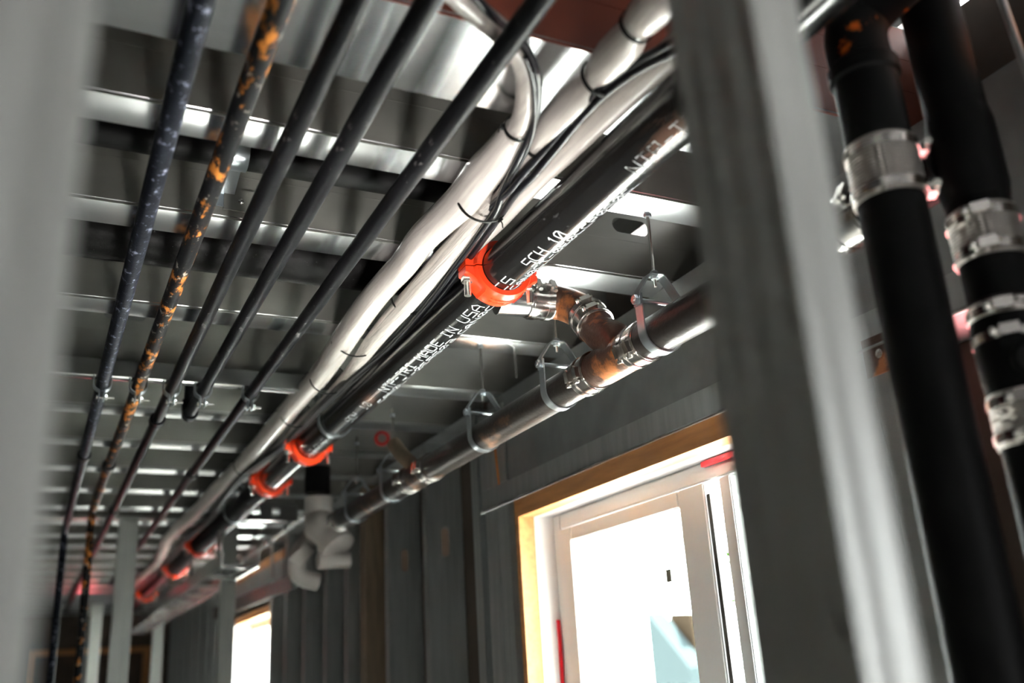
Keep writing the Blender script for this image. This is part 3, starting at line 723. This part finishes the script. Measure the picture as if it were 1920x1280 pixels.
def cable(label, spec, r=0.0068, group='black cables'):
    pts = smooth([at(u, v, z=z) for u, v, z in spec], 5)
    t = thing('cable', label, 'cable', pts[len(pts) // 2], group)
    MB().tube(pts, r, 12).build('jacket', 'cable', t); return pts
base = [(930, 392), (905, 428), (880, 464), (852, 502), (815, 552), (770, 606), (722, 656), (676, 694), (640, 726), (598, 766), (560, 806), (528, 838), (492, 862), (462, 884), (436, 912), (412, 945), (394, 972), (350, 1010), (310, 1058), (255, 1104)]
def offs(k, dz): return [(u + k * math.cos(0.75) * max(0.35, (1000 - v) / 520), v + k * math.sin(0.75) * max(0.35, (1000 - v) / 520), .868 + dz) for u, v in base]
c1 = cable('black cable nearest the ribbed tube, rising with the thick tied white tube', [(1400, -40, .850), (1330, 30, .850), (1262, 78, .850), (1195, 116, .850), (1135, 158, .850), (1085, 206, .850), (1030, 272, .850), (985, 322, .850), (955, 358, .85)] + offs(-9, -0.006))
c2 = cable('middle black cable of the trio, following the curled white hose upwards', [(860, -40, .903), (900, 5, .903), (935, 42, .903), (968, 72, .898), (992, 100, .885), (1006, 135, .87), (1010, 175, .87), (1004, 220, .868), (988, 265, .866), (966, 310, .862), (945, 352, .86)] + offs(1, -0.019))
c3 = cable('black cable nearest the printed pipe, glossy and slightly apart', [(1400, -25, .842), (1335, 48, .842), (1266, 96, .842), (1200, 130, .842), (1140, 172, .842), (1095, 216, .842), (1042, 280, .842), (1000, 330, .842), (965, 366, .846)] + offs(12, -0.008))
c4 = cable('thin black wire on the outside of the curled hose', [(955, 340, .856), (985, 288, .860), (1001, 240, .862), (1003, 190, .864), (998, 145, .866), (985, 108, .87)], 0.0042)

def tie(centre, d, ru, rv, label, wdir=None, tail=0.03, head=(0, 1)):
    """zip tie round an oval bundle"""
    c = Vector(centre); d = Vector(d).normalized()
    u = Vector(wdir) if wdir else XA
    u = (u - d * u.dot(d)).normalized(); v = d.cross(u).normalized()
    if v.z > 0: v = -v
    t = thing('cable_tie', label, 'cable tie', c, 'black cable ties')
    seg = 40
    rings = []
    for k in range(seg):
        a = 2 * PI * k / seg
        o = u * math.cos(a) * ru + v * math.sin(a) * rv; n = (u * math.cos(a) / ru + v * math.sin(a) / rv).normalized()
        rings.append([c + o + d * 0.0030, c + o - d * 0.0030, c + o - d * 0.0030 + n * 0.0022, c + o + d * 0.0030 + n * 0.0022])
    MB().ring_loft(rings, False, True).build('strap_loop', 'tie', t)
    a = head[0]; o = u * math.cos(a) * ru + v * math.sin(a) * rv; n = o.normalized()
    hd = MB().obox(c + o + n * 0.003, d * 0.0038, n * 0.0035, d.cross(n) * 0.0042).build('tie_head', 'tie', t)
    if tail: MB().tube([c + o + n * 0.004, c + o + n * (0.004 + tail * 0.5) + v * 0.003, c + o + n * (tail) + v * 0.012], 0.0013, 6).build('tie_tail', 'tie', t)
def at_path(u, v, z): return at(u, v, z=z)
def pdir(a, b_, z=.89): return at(*b_, z=z) - at(*a, z=z)
tie(at(1121, 146, z=.868), pdir((1080, 190), (1160, 100), .872), 0.027, 0.030, 'cable tie pinching the thick white tube half way to the stud', tail=0)
tie(at(1193, 49, z=.872), pdir((1165, 85), (1225, 15), .872), 0.025, 0.026, 'cable tie pinching the thick white tube just left of the stud top', tail=0)
tie(at(1003, 276, z=.872), pdir((985, 306), (1030, 240), .872), 0.017, 0.018, 'cable tie round the lower end of the thick white tube', tail=0)
tie(at(972, 240, z=.888), pdir((950, 280), (985, 205)), 0.024, 0.024, 'cable tie at the foot of the curled white hose', tail=0.012, head=(PI,))
tie(at(905, 375, z=.882), pdir((880, 405), (940, 325)), 0.052, 0.046, 'long cable tie gathering tube and cables above the orange coupling', tail=0.01, head=(0.9,))
tie(at(765, 560, z=.888), pdir((725, 610), (800, 505)), 0.040, 0.037, 'cable tie with a thick head on the ribbed tube', tail=0.0, head=(1.25,))
tie(at(668, 640, z=.889), pdir((640, 690), (700, 600)), 0.056, 0.042, 'thin cable tie across both white tubes left of the MADE print', tail=0.012, head=(PI,))
tie(at(615, 710, z=.885), pdir((585, 745), (645, 670)), 0.054, 0.046, 'cable tie gathering tubes and cables just before the thin hanger ring', tail=0.02, head=(PI * 1.1,))
tie(at(555, 776, z=.885), pdir((520, 815), (590, 735)), 0.052, 0.044, 'cable tie beside the second orange coupling', tail=0.03, head=(PI * 1.05,))
tie(at(462, 872, z=.888), pdir((430, 905), (495, 835)), 0.050, 0.044, 'cable tie left of the third orange coupling, tail sticking out', tail=0.05, head=(PI * 1.1,))

# ============================================================ window, its buck, header and studs on the right wall
XW = 1.40; WT = CZ + 0.498; WL = 2.80; WR = 1.22; WB = CZ - 0.75
t = thing('window_header', 'galvanized box header over the bright window, behind the drain pipe', 'header', Vector((XW, 2.1, CZ + 0.75)))
MB().box((XW + 0.006, 0.55, CZ + 0.60), (X1 - 0.005, 3.00, CZ + 0.935)).build('header_box', 'header', t)
mb = MB(); mb.smooth = False
mb.sheet([(XW, 0.628), (XW, 0.556), (X1 - 0.006, 0.556)], 0.55, 3.075, 0.003, XA, ZA, YA)
for v in mb.bm.verts: v.co.z += CZ
mb.build('bottom_track', 'stud', t)
mb = MB(); mb.tube([(XW - 0.002, 0.55, CZ + 0.556), (XW - 0.002, 3.075, CZ + 0.556)], 0.005, 10).build('track_edge', 'strut', t)
q = Vector((XW, 1.225, CZ + 0.535))
t = thing('angle_clip', 'small rusty square clip with one screw under the header, right of the near stud', 'bracket', q)
MB().box((XW - 0.006, 1.185, CZ + 0.500), (XW - 0.002, 1.265, CZ + 0.575)).build('clip_plate', 'iron_rust', t)
MB().lathe((XW - 0.006, 1.225, CZ + 0.537), (-1, 0, 0), [(0, 0.009), (0.004, 0.009), (0.007, 0.004)], 12).build('screw_head', 'bolt', t)

def cstud(y0, y1, x0, x1, zt, label, open_dir=1, slots=(), m='stud', group='studs of the window wall', zb=0.0, lip=0.014, mark=None, patch=False):
    """stud of the right wall: web across the wall at y0, flanges at x0 and x1 running to y1"""
    t = thing('wall_stud', label, 'stud', Vector(((x0 + x1) / 2, y0, zb)), group)
    mb = MB(); mb.smooth = False
    hl = []
    for zc, hh, w in slots:
        lp = []; r = w / 2; xc = (x0 + x1) / 2
        for k in range(9): a = PI * k / 8; lp.append((xc + r * math.cos(a), zc + hh / 2 - r + r * math.sin(a)))
        for k in range(9): a = PI + PI * k / 8; lp.append((xc + r * math.cos(a), zc - hh / 2 + r + r * math.sin(a)))
        hl.append(lp)
    mb.plate([(x0, zb), (x1, zb), (x1, zt), (x0, zt)], hl, Vector((0, y0, 0)), XA, ZA, YA, 0.0016)
    mb.build('web', m, t)
    mb = MB(); mb.smooth = False; s_ = 1 if y1 > y0 else -1
    mb.sheet([(x0 + lip, y1), (x0 + 0.0, y1), (x0, (y0 + y1) / 2 + 0.004), (x0 + 0.002, (y0 + y1) / 2), (x0, (y0 + y1) / 2 - 0.004), (x0, y0)], zb, zt, 0.0016, XA, YA, ZA)
    mb.build('inner_flange', m, t)
    mb = MB(); mb.smooth = False
    mb.sheet([(x1, y0), (x1, y1), (x1 - lip, y1)], zb, zt, 0.0016, XA, YA, ZA)
    mb.build('outer_flange', m, t)
    if patch:
        for zc, hh, w in slots: MB().box(((x0 + x1) / 2 - w, y0 + 0.0022, zc - hh * 0.7), ((x0 + x1) / 2 + w, y0 + 0.006, zc + hh * 0.7)).build('slot_backing', 'tan', t, label='tan backing behind the slot')
    if mark: MB().box((x0 - 0.0022, mark[0], mark[2]), (x0 - 0.0004, mark[1], mark[3])).build('orange_mark', 'mark', t, label='orange marker stroke')
    return t
X_I, X_O = XW, X1 - 0.003
# window jamb studs
cstud(3.045, 2.955, X_I, X_O, CZ + 0.553, 'jamb stud left of the bright window, outer of the pair')
cstud(2.865, 2.95, X_I, X_O, CZ + 0.553, 'jamb stud left of the bright window, touching the wooden frame')
cstud(3.10, 3.16, X_I, X_O, CZ + 0.935, 'tall stud just left of the header end', mark=None)
t = thing('header_clip', 'grey sheet-metal end plate of the header with an orange marker stroke', 'bracket', Vector((XW, 2.96, CZ + 0.78)))
MB().box((XW - 0.004, 2.86, CZ + 0.63), (XW + 0.002, 3.07, CZ + 0.90)).build('plate_body', 'stud', t)
MB().obox((XW - 0.0055, 2.925, CZ + 0.70), (0, 0.006, 0.0), (0.001, 0, 0), (0, 0.01, 0.075)).build('orange_mark', 'mark', t, label='orange marker stroke')
cstud(3.62, 3.665, X_I, X_O, CZ + 0.935, 'broad-webbed stud with a lighter slot, right of the two dark bays', slots=[(CZ + 0.535, 0.115, 0.036), (CZ - 0.1, 0.115, 0.036)], patch=True)
cstud(4.10, 4.145, X_I, X_O, CZ + 0.935, 'broad-webbed stud with a lighter slot, left of the other slotted stud', slots=[(CZ + 0.525, 0.10, 0.036), (CZ - 0.1, 0.1, 0.036)], patch=True)
t = thing('wood_post', 'tan wooden post just right of the white plastic fittings', 'post', Vector((1.44, 4.50, 0)))
MB().box((1.405, 4.44, 0), (1.50, 4.53, CZ + 0.93)).build('post_body', 'lumber', t)
labs = ['dark stud directly below the white plastic fittings', 'narrow stud left of the white plastic fittings', 'narrow stud with a faint pink edge left of the fittings', 'pinkish stud between fittings and small far window']
for y_, lb in zip((4.72, 5.10, 5.55, 6.0), labs):
    cstud(y_, y_ + 0.045, X_I, X_O, CZ + 0.93, lb)
cstud(6.40, 6.46, X_I, X_O, CZ + 0.93, 'jamb stud right of the small far window')
cstud(7.74, 7.80, X_I, X_O, CZ + 0.93, 'jamb stud left of the small far window')
for y_ in (8.2, 8.65, 9.1, 9.55, 10.0, 10.45, 10.9, 11.35):
    s_ = cstud(y_, y_ + 0.045, X_I, X_O, CZ + 0.93, 'far dark stud of the right wall beyond the small window'); s_['group'] = 'far studs'
# studs right of the big window and top track
cstud(1.215, 1.305, X_I, X_O, CZ + 0.553, 'speckled jamb stud seen between near stud and thick black pipe', m='header')
cstud(1.405, 1.31, X_I, X_O, CZ + 0.553, 'jamb stud right of the bright window, hidden by the near stud', m='header')
cstud(0.80, 0.84, X_I, X_O, CZ + 0.553, 'stud of the window wall hidden behind the thick black pipe')
MB().box((XW - 0.002, 3.09, CZ + 0.935), (X1 - 0.002, 11.8, CZ + 0.9385)).build('trim_1', 'stud', kind='structure')

def window(idx, yl, yr, wt, wb, big=True):
    t = thing('window_%d' % idx, '', '', Vector((1.54, (yl + yr) / 2, (wt + wb) / 2)))
    del t['label']; del t['category']; t['kind'] = 'structure'
    xf0, xf1 = 1.528, 1.60
    mb = MB(); f = 0.048
    mb.box((xf0, yl - f, wb), (xf1, yl, wt)); mb.box((xf0, yr, wb), (xf1, yr + f, wt)); mb.box((xf0, yr + f, wt - f), (xf1, yl - f, wt)); mb.box((xf0, yr + f, wb), (xf1, yl - f, wb + f))
    mb.smooth = False; mb.build('window_frame', 'vinyl', t, bevel=0.003)
    return t
w1 = window(1, WL, 1.45, WT, WB)
YM = 1.95                                         # mullion between sash and side light
ms = MB(); ms.smooth = False; ms.box((1.53, YM - 0.075, WB + 0.05), (1.60, YM - 0.03, WT - 0.05)).build('mullion', 'vinyl', w1, bevel=0.003)
sy0, sy1, sz0, sz1 = YM + 0.012, WL - 0.054, WB + 0.054, WT - 0.054
mb = MB(); mb.smooth = False; f = 0.062
xs0, xs1 = 1.512, 1.560
gy0, gy1 = 2.075, 2.66
mb.box((xs0, gy1, sz0), (xs1, sy1, sz1)); mb.box((xs0, sy0, sz0), (xs1, gy0, sz1)); mb.box((xs0, gy0, sz1 - 0.045), (xs1, gy1, sz1)); mb.box((xs0, gy0, sz0), (xs1, gy1, sz0 + f))
sash = mb.build('sash', 'vinyl', w1, bevel=0.004)
mb = MB(); mb.smooth = False
mb.box((1.534, gy0, sz0 + f), (1.538, gy1, sz1 - 0.045)); mb.build('pane', 'glass', sash)
MB().box((1.552, YM - 0.03, WB + 0.05), (1.564, YM - 0.021, WT - 0.085)).build('gasket', 'seal', w1)
MB().box((1.515, YM - 0.008, WB + 0.05), (1.535, YM + 0.006, WT - 0.085)).build('sash_rail', 'strut', w1)
mb = MB(); mb.box((1.548, 1.498, WB + 0.05), (1.552, YM - 0.075, WT - 0.05)); mb.build('pane', 'glass', w1)
# stickers on the big pane
stk = MB(); stk.smooth = False
a_ = at(1248, 1068, x=1.533); b2 = at(1260, 1090, x=1.533)
stk.box((1.5325, min(a_.y, b2.y), min(a_.z, b2.z)), (1.5335, max(a_.y, b2.y), max(a_.z, b2.z))); stk.build('sticker', 'paper', sash)
stk = MB(); stk.smooth = False
for k in range(9):
    p_ = at(1277 + k * 0.9, 1048 + k * 5, x=1.533); stk.box((1.5327, p_.y - 0.002, p_.z), (1.5333, p_.y + 0.002, p_.z + 0.006 + 0.003 * (k % 2)))
for k in range(4):
    p_ = at(1281 + k * 0.5, 1008 + k * 4, x=1.533); stk.box((1.5327, p_.y - 0.001, p_.z), (1.5333, p_.y + 0.002, p_.z + 0.007))
stk.build('fine_print', 'seal', sash)
# wooden buck round the opening
bk = MB(); bk.smooth = False
bk.box((XW + 0.004, 1.41, CZ + 0.497), (1.46, WL + 0.03, CZ + 0.553)).build('trim_2', 'wood', kind='structure')
bk = MB(); bk.smooth = False
bk.box((XW + 0.004, WL + 0.002, WB - 0.04), (1.46, WL + 0.030, CZ + 0.497)).build('trim_3', 'wood', kind='structure')
bk = MB(); bk.smooth = False
bk.box((1.46, 1.41, CZ + 0.500), (1.66, WL + 0.03, CZ + 0.553)).box((1.46, WL + 0.001, WB - 0.04), (1.66, WL + 0.030, CZ + 0.500)).box((XW + 0.01, 1.41, WB - 0.04), (1.66, WL, WB - 0.002)).build('trim_4', 'membrane', kind='structure')
t = thing('sealing_tape', 'bright red vertical tape strip beside the white window frame', 'tape', Vector((1.52, 2.795, CZ + 0.1)))
MB().box((1.515, 2.790, WB), (1.524, 2.799, CZ + 0.17)).build('tape_body', 'redtape', t)
t = thing('sealing_tape', 'thin red tape along the top right of the window frame', 'tape', Vector((1.52, 1.8, CZ + 0.492)))
MB().box((1.512, 1.5, CZ + 0.4835), (1.524, 1.96, CZ + 0.4965)).build('tape_body', 'redtape', t)
# small far window
w2 = window(2, 7.66, 6.54, CZ + 0.50, CZ - 0.75)
MB().box((1.548, 6.59, CZ - 0.70), (1.552, 7.61, CZ + 0.45)).build('pane', 'glass', w2)
bk = MB(); bk.smooth = False
bk.box((XW + 0.004, 6.47, CZ + 0.502), (1.66, 7.73, CZ + 0.553)).build('trim_5', 'wood', kind='structure')
bk = MB(); bk.smooth = False
bk.box((XW + 0.004, 7.67, CZ - 0.8), (1.66, 7.73, CZ + 0.502)).build('trim_8', 'membrane', kind='structure')
t = thing('window_header', 'reddish-lit header board above the small far window', 'header', Vector((XW, 7.1, CZ + 0.7)))
MB().box((XW + 0.005, 6.1, CZ + 0.60), (X1 - 0.01, 8.15, CZ + 0.80)).build('header_box', 'header', t)
MB().box((XW + 0.002, 6.1, CZ + 0.80), (X1 - 0.01, 8.15, CZ + 0.86)).build('wood_plate', 'wood', t)
# near unseen window, added to light the near studs, keeps the same frame
fill_window = window(3, -1.2, -2.2, CZ + 0.50, CZ - 0.75)

# ============================================================ foreground studs
def near_stud(x0, y0, wf, dp, label, mirror=False):
    """front flange faces the viewer; web on the left side at x0"""
    t = thing('near_stud', label, 'stud', Vector((x0 + wf / 2, y0 + dp / 2, 0)), 'studs of the near partition')
    zt = CZ + 0.935
    # web with two rolled ribs
    pr = [(x0, y0)]
    for f in (0.22, 0.55, 0.83):
        yy = y0 + dp * f; pr += [(x0, yy - 0.007), (x0 + 0.004, yy - 0.003), (x0 + 0.004, yy + 0.003), (x0, yy + 0.007)]
    pr += [(x0, y0 + dp)]
    mb = MB(); mb.smooth = False; mb.sheet(pr, 0, zt, -0.0014, XA, YA, ZA); mb.build('web', 'stud_near', t)
    mb = MB(); mb.sheet([(x0, y0 + 0.001), (x0 + 0.003, y0), (x0 + wf * 0.42, y0), (x0 + wf * 0.5, y0 + 0.0012), (x0 + wf * 0.58, y0), (x0 + wf - 0.003, y0), (x0 + wf, y0 + 0.003), (x0 + wf, y0 + 0.014)], 0, zt, 0.0014, XA, YA, ZA); mb.build('front_flange', 'stud_near', t)
    mb = MB(); mb.sheet([(x0, y0 + dp), (x0 + wf, y0 + dp), (x0 + wf, y0 + dp - 0.014)], 0, zt, -0.0014, XA, YA, ZA); mb.build('back_flange', 'stud_near', t)
    return t
near_stud(0.4135, 0.415, 0.0480, 0.092, 'large blurred galvanized stud right of centre, crossing the whole picture')
near_stud(-0.0470, 0.415, 0.0490, 0.092, 'large blurred grey stud at the left edge of the picture')
MB().box((-1.6, 0.412, CZ + 0.935), (1.5, 0.510, CZ + 0.9385)).build('trim_6', 'stud_near', kind='structure')
# far partition of free-standing studs
def far_stud(xa, xb, y, zt, label, m='stud_near'):
    t = thing('partition_stud', label, 'stud', Vector(((xa + xb) / 2, y, 0)), 'studs of the far partition')
    mb = MB(); mb.sheet([(xa + 0.012, y + 0.04), (xa, y + 0.04), (xa, y), (xb, y), (xb, y + 0.04), (xb - 0.012, y + 0.04)], 0, zt, -0.0018, XA, YA, ZA); mb.smooth = False
    mb.build('stud_body', m, t); return t
far_stud(0.388, 0.484, 5.5, CZ + 0.93, 'pale free-standing stud standing left of the cable ladder')
far_stud(0.925, 1.005, 5.5, CZ + 0.93, 'pale free-standing stud just left of the small far window')
far_stud(0.47, 0.56, 9.0, CZ + 0.80, 'thin bright stud beside the black vertical pipe, farther away')
far_stud(0.99, 1.08, 9.2, CZ + 0.68, 'thin stud near the right side of the far doorway')
MB().box((-1.5, 5.49, CZ + 0.925), (1.1, 5.56, CZ + 0.9385)).build('trim_7', 'stud_near', kind='structure')

# ============================================================ vertical black stacks on the right
AX, AY, AR = 1.010, 0.820, 0.0450
t = thing('stack_pipe', 'thick matt black vertical pipe nearest the near stud', 'pipe', Vector((AX, AY, 0)), 'vertical black stack pipes')
MB().tube([(AX, AY, 0), (AX, AY, CZ + 0.64)], AR, 48).build('pipe_body', 'iron_black', t)
t = thing('stack_fitting', 'black cast-iron fitting with glowing orange rust on top of the nearest vertical pipe', 'fitting', Vector((AX, AY, CZ + 0.76)))
MB().lathe((AX, AY, CZ + 0.642), ZA, [(0, AR), (0.135, AR), (0.140, AR * 1.10), (0.160, AR * 1.10), (0.165, AR)], 44).build('hub', 'iron_black', t)
MB().tube(smooth([(AX, AY, CZ + 0.80), (AX, AY, CZ + 0.86), (AX + 0.015, AY - 0.02, CZ + 0.90), (AX + 0.03, AY - 0.1, CZ + 0.92)], 6), AR * 0.98, 36).build('bend_body', 'iron_patch', t)
nohub((AX, AY, CZ + 0.628), ZA, AR, 0.088, 'ribbed metal band coupling on the nearest vertical black pipe', 'band couplings on the vertical pipes', 2, scr=(1, -0.7, 0))
BX, BY, BR = 1.140, 0.785, 0.0425
t = thing('stack_pipe', 'black vertical pipe at the right edge, jointed by several bands', 'pipe', Vector((BX, BY, 0)), 'vertical black stack pipes')
MB().tube([(BX, BY, 0), (BX, BY, CZ + 0.27)], BR, 44).build('pipe_body', 'iron_black', t)
MB().tube([(BX, BY, CZ + 0.44), (BX, BY, CZ + 1.15)], BR, 44).build('pipe_body', 'iron_black', t)
t = thing('cleanout_fitting', 'black cleanout fitting with a round plug between two bands at the right edge', 'fitting', Vector((BX, BY, CZ + 0.42)))
MB().lathe((BX, BY, CZ + 0.272), ZA, [(0, BR * 0.85), (0.03, BR), (0.06, BR * 1.1), (0.13, BR * 1.12), (0.166, BR)], 40).build('fitting_body', 'iron_black', t)
dv = Vector((-0.55, -0.83, 0)).normalized()
MB().lathe(Vector((BX, BY, CZ + 0.345)) + dv * BR * 0.9, dv, [(0, 0.024), (0.012, 0.024), (0.016, 0.020)], 24).build('round_plug', 'iron_black', t)
for z_, L_, lb in ((0.535, 0.075, 'uppermost bright band coupling on the right-edge pipe, below the drain tee'), (0.405, 0.060, 'middle band coupling on the right-edge pipe, under the cleanout'), (0.277, 0.070, 'lowest, warm-lit band coupling on the right-edge pipe')):
    nohub((BX, BY, CZ + z_), ZA, BR, L_, lb, 'band couplings on the vertical pipes', 2, scr=(-1, -0.75, 0))
t = thing('drain_tee', 'black tee joining the drain pipe to the right-edge vertical pipe', 'fitting', Vector((BX, 0.88, DZ)))
MB().tube([(DX, BY + 0.02, DZ), (DX, 0.980, DZ)], DR * 1.02, 36).lathe((BX, BY, DZ - 0.07), ZA, [(0, BR * 1.02), (0.02, BR * 1.1), (0.12, BR * 1.1), (0.14, BR * 1.02)], 40).build('tee_body', 'iron_black', t)
nohub((DX, 0.985, DZ), YA, DR, 0.07, 'edge-on band coupling peeking out left of the nearest vertical pipe', scr=(-1, 0, 0.6))
t = thing('wood_board', 'dark brown board behind the vertical pipes at the right edge', 'board', Vector((1.33, 0.5, 0)))
MB().box((1.31, 0.10, 0), (1.345, 0.62, CZ + 0.93)).build('board_body', 'sheath', t)
t = thing('conduit', 'thin dull conduit at the top right corner', 'conduit', Vector((1.21, 0.62, CZ + 0.6)))
MB().tube([at(1868, -30, x=1.21), at(1945, 190, x=1.21)], 0.006, 12).build('conduit_body', 'stud', t)

# ============================================================ white plastic fittings, far
t = thing('plastic_trap', 'blurred white plastic elbow and hubs hanging at the far end of the drain pipe', 'fitting', Vector((1.15, 4.2, CZ + 0.66)))
h0, h1, h2, h3 = at(595, 925, y=4.30), at(598, 952, y=4.30), at(602, 985, y=4.26), at(628, 1018, y=4.2)
MB().tube([h0 + ZA * 0.12, h0], 0.058, 32).build('black_stub', 'iron_black', t)
MB().lathe(h1, ZA, [(-0.05, 0.058), (-0.045, 0.064), (0.045, 0.064), (0.05, 0.058)], 36).build('hub', 'pvc', t)
MB().tube(smooth([h1 - ZA * 0.05, h2, (h2 + h3) / 2 + Vector((0, 0, -0.005)), h3], 6), [0.064] * 19, 32).build('elbow_body', 'pvc', t)
MB().lathe(h3, (h3 - h2), [(-0.02, 0.066), (-0.015, 0.080), (0.03, 0.080), (0.035, 0.066)], 36).build('lower_hub', 'pvc', t)
g0, g1 = at(585, 1000, y=4.45), at(560, 1078, y=4.45)
t = thing('plastic_trap', 'smaller white plastic fitting below and left of the elbow', 'fitting', (g0 + g1) / 2)
MB().tube(smooth([h2 + Vector((-0.02, 0.02, 0.0)), g0, (g0 + g1) / 2 + Vector((-0.03, 0, 0)), g1, g1 + Vector((0.09, 0, -0.03))], 5), 0.040, 28).build('trap_body', 'pvc', t)
MB().lathe(at(565, 1040, y=4.43), (1, 0, -1), [(-0.03, 0.045), (-0.03, 0.054), (0.03, 0.054), (0.03, 0.045)], 28).build('slip_nut', 'pvc', t)
k0 = at(596, 1052, y=4.2); k1 = at(655, 1050, y=4.2)
t = thing('plastic_trap', 'white plastic stub pipe under the elbow, pointing right', 'fitting', (k0 + k1) / 2)
MB().tube([k0, k1], 0.034, 28).build('stub_body', 'pvc', t)
# bracket plate with square holes between coupling and fittings
t = thing('slotted_bracket', 'light slotted bracket behind the third orange coupling', 'bracket', at(510, 955, y=4.9))
q = at(510, 960, y=4.9)
mb = MB(); mb.smooth = False
mb.plate([(-0.13, -0.045), (0.13, -0.045), (0.13, 0.045), (-0.13, 0.045)], [[(-0.10, -0.02), (-0.06, -0.02), (-0.06, 0.02), (-0.10, 0.02)], [(0.0, -0.02), (0.04, -0.02), (0.04, 0.02), (0.0, 0.02)]], q, XA, ZA, YA, 0.004)
mb.box(q + Vector((-0.13, -0.04, -0.049)), q + Vector((0.13, 0.004, -0.045))); mb.build('bracket_body', 'strut', t)

# ============================================================ cable ladder, conduit and rail beyond
LX, LZ = 0.80, CZ + 0.615
t = thing('cable_ladder', 'long cable ladder lit pink, hanging under the far main pipe', 'cable ladder', Vector((LX, 7.0, LZ)))
MB().box((LX - 0.006, 4.75, LZ - 0.035), (LX + 0.006, 10.2, LZ + 0.035)).build('side_rail', 'strut', t)
MB().box((LX + 0.164, 4.75, LZ - 0.035), (LX + 0.176, 10.2, LZ + 0.035)).build('side_rail', 'strut', t)
for k in range(12):
    y_ = 4.95 + 0.44 * k
    MB().box((LX + 0.006, y_ - 0.012, LZ - 0.02), (LX + 0.164, y_ + 0.012, LZ)).build('rung', 'strut', t)
    if k % 2 == 0:
        MB().tube([(LX + 0.012, y_, LZ), (LX + 0.012, y_, CZ + 0.79)], 0.008, 10).build('hanging_rod', 'strut', t)
t = thing('conduit', 'thin grey conduit with bright fittings left of the white plastic elbow', 'conduit', at(515, 1015, x=1.25))
a_, b2 = at(452, 1052, x=1.25), at(590, 955, x=1.25)
MB().tube([a_, b2], 0.013, 14).build('conduit_body', 'strut', t)
for f in (0.3, 0.8):
    p_ = a_.lerp(b2, f); MB().tube([p_, Vector((p_.x, p_.y, CEIL + 0.01))], 0.004, 8).build('hanging_rod', 'bolt', t)
for f in (0.08, 0.45, 0.68): MB().lathe(a_.lerp(b2, f), b2 - a_, [(-0.03, 0.013), (-0.03, 0.024), (0.03, 0.024), (0.03, 0.013)], 16).build('conduit_fitting', 'strut', t)
t = thing('wall_rail', 'grey rail crossing the studs beside the small far window', 'rail', at(480, 1115, x=1.38))
a_, b2 = at(405, 1150, x=1.37), at(552, 1090, x=1.37)
MB().strip([a_, b2], 0.045, 0.03, ZA).build('rail_body', 'strut', t)

# ============================================================ outside
t = thing('neighbour_house', 'pale overexposed neighbouring house wall seen through the window pane', 'house', Vector((7.5, 9.3, 0)))
hb = MB(); hb.smooth = False
a_, b2, c_, d_ = at(1212, 1148, x=8.0), at(1293, 1252, x=8.0), at(1225, 1258, x=8.0), at(1216, 1200, x=8.0)
rr = [Vector((8.0, p.y, p.z)) for p in (a_, b2)] + [Vector((8.0, b2.y, -0.05)), Vector((8.0, a_.y, -0.05))]
hb.ring_loft([rr, [p + XA * 0.3 for p in rr]]).build('gable_wall', 'siding', t)
a_, b2, c_, d_ = at(1255, 1150, x=8.4), at(1296, 1150, x=8.4), at(1310, 1250, x=8.4), at(1262, 1200, x=8.4)
rr = [Vector((8.4, p.y, p.z)) for p in (a_, b2)] + [Vector((8.4, b2.y, -0.05)), Vector((8.4, a_.y, -0.05))]
hb = MB(); hb.smooth = False; hb.ring_loft([rr, [p + XA * 0.3 for p in rr]]).build('side_wall', 'siding2', t)
t = thing('shrub', 'bright green leafy shrub outside, at the right side of the window', 'shrub', at(1440, 1130, x=3.4))
mb = MB(); mb.smooth = False; random.seed(11)
cc = at(1420, 1120, x=3.4)
for k in range(1500):
    a1, a2 = random.uniform(0, 2 * PI), random.uniform(-1, 1); r_ = random.random() ** 0.4
    p_ = cc + Vector((0.35 * r_ * math.cos(a1), 0.02 + 0.13 * r_ * math.sin(a1) + 0.02 * math.sin(a2 * 9), 0.72 * a2 * r_ - 0.05))
    n_ = Vector((random.uniform(-1, 1), random.uniform(-1, 1), random.uniform(-1, 1))).normalized(); u_, v_ = frame(n_)
    s_ = random.uniform(0.012, 0.03)
    vs = [mb.bm.verts.new(p_ + u_ * s_ * a + v_ * s_ * 0.5 * b_) for a, b_ in ((-1, 0), (0, 1), (1, 0), (0, -1))]
    mb.bm.faces.new(vs)
mb.build('foliage', 'leaf', t)
MB().tube([(cc.x, cc.y + 0.02, 0), (cc.x, cc.y + 0.02, cc.z)], 0.02, 8).build('stem', 'wood', t)
MB().box((X1 + 0.06, -6, -0.3), (14, 20, -0.05)).build('ground_outside', 'gravel', kind='structure')
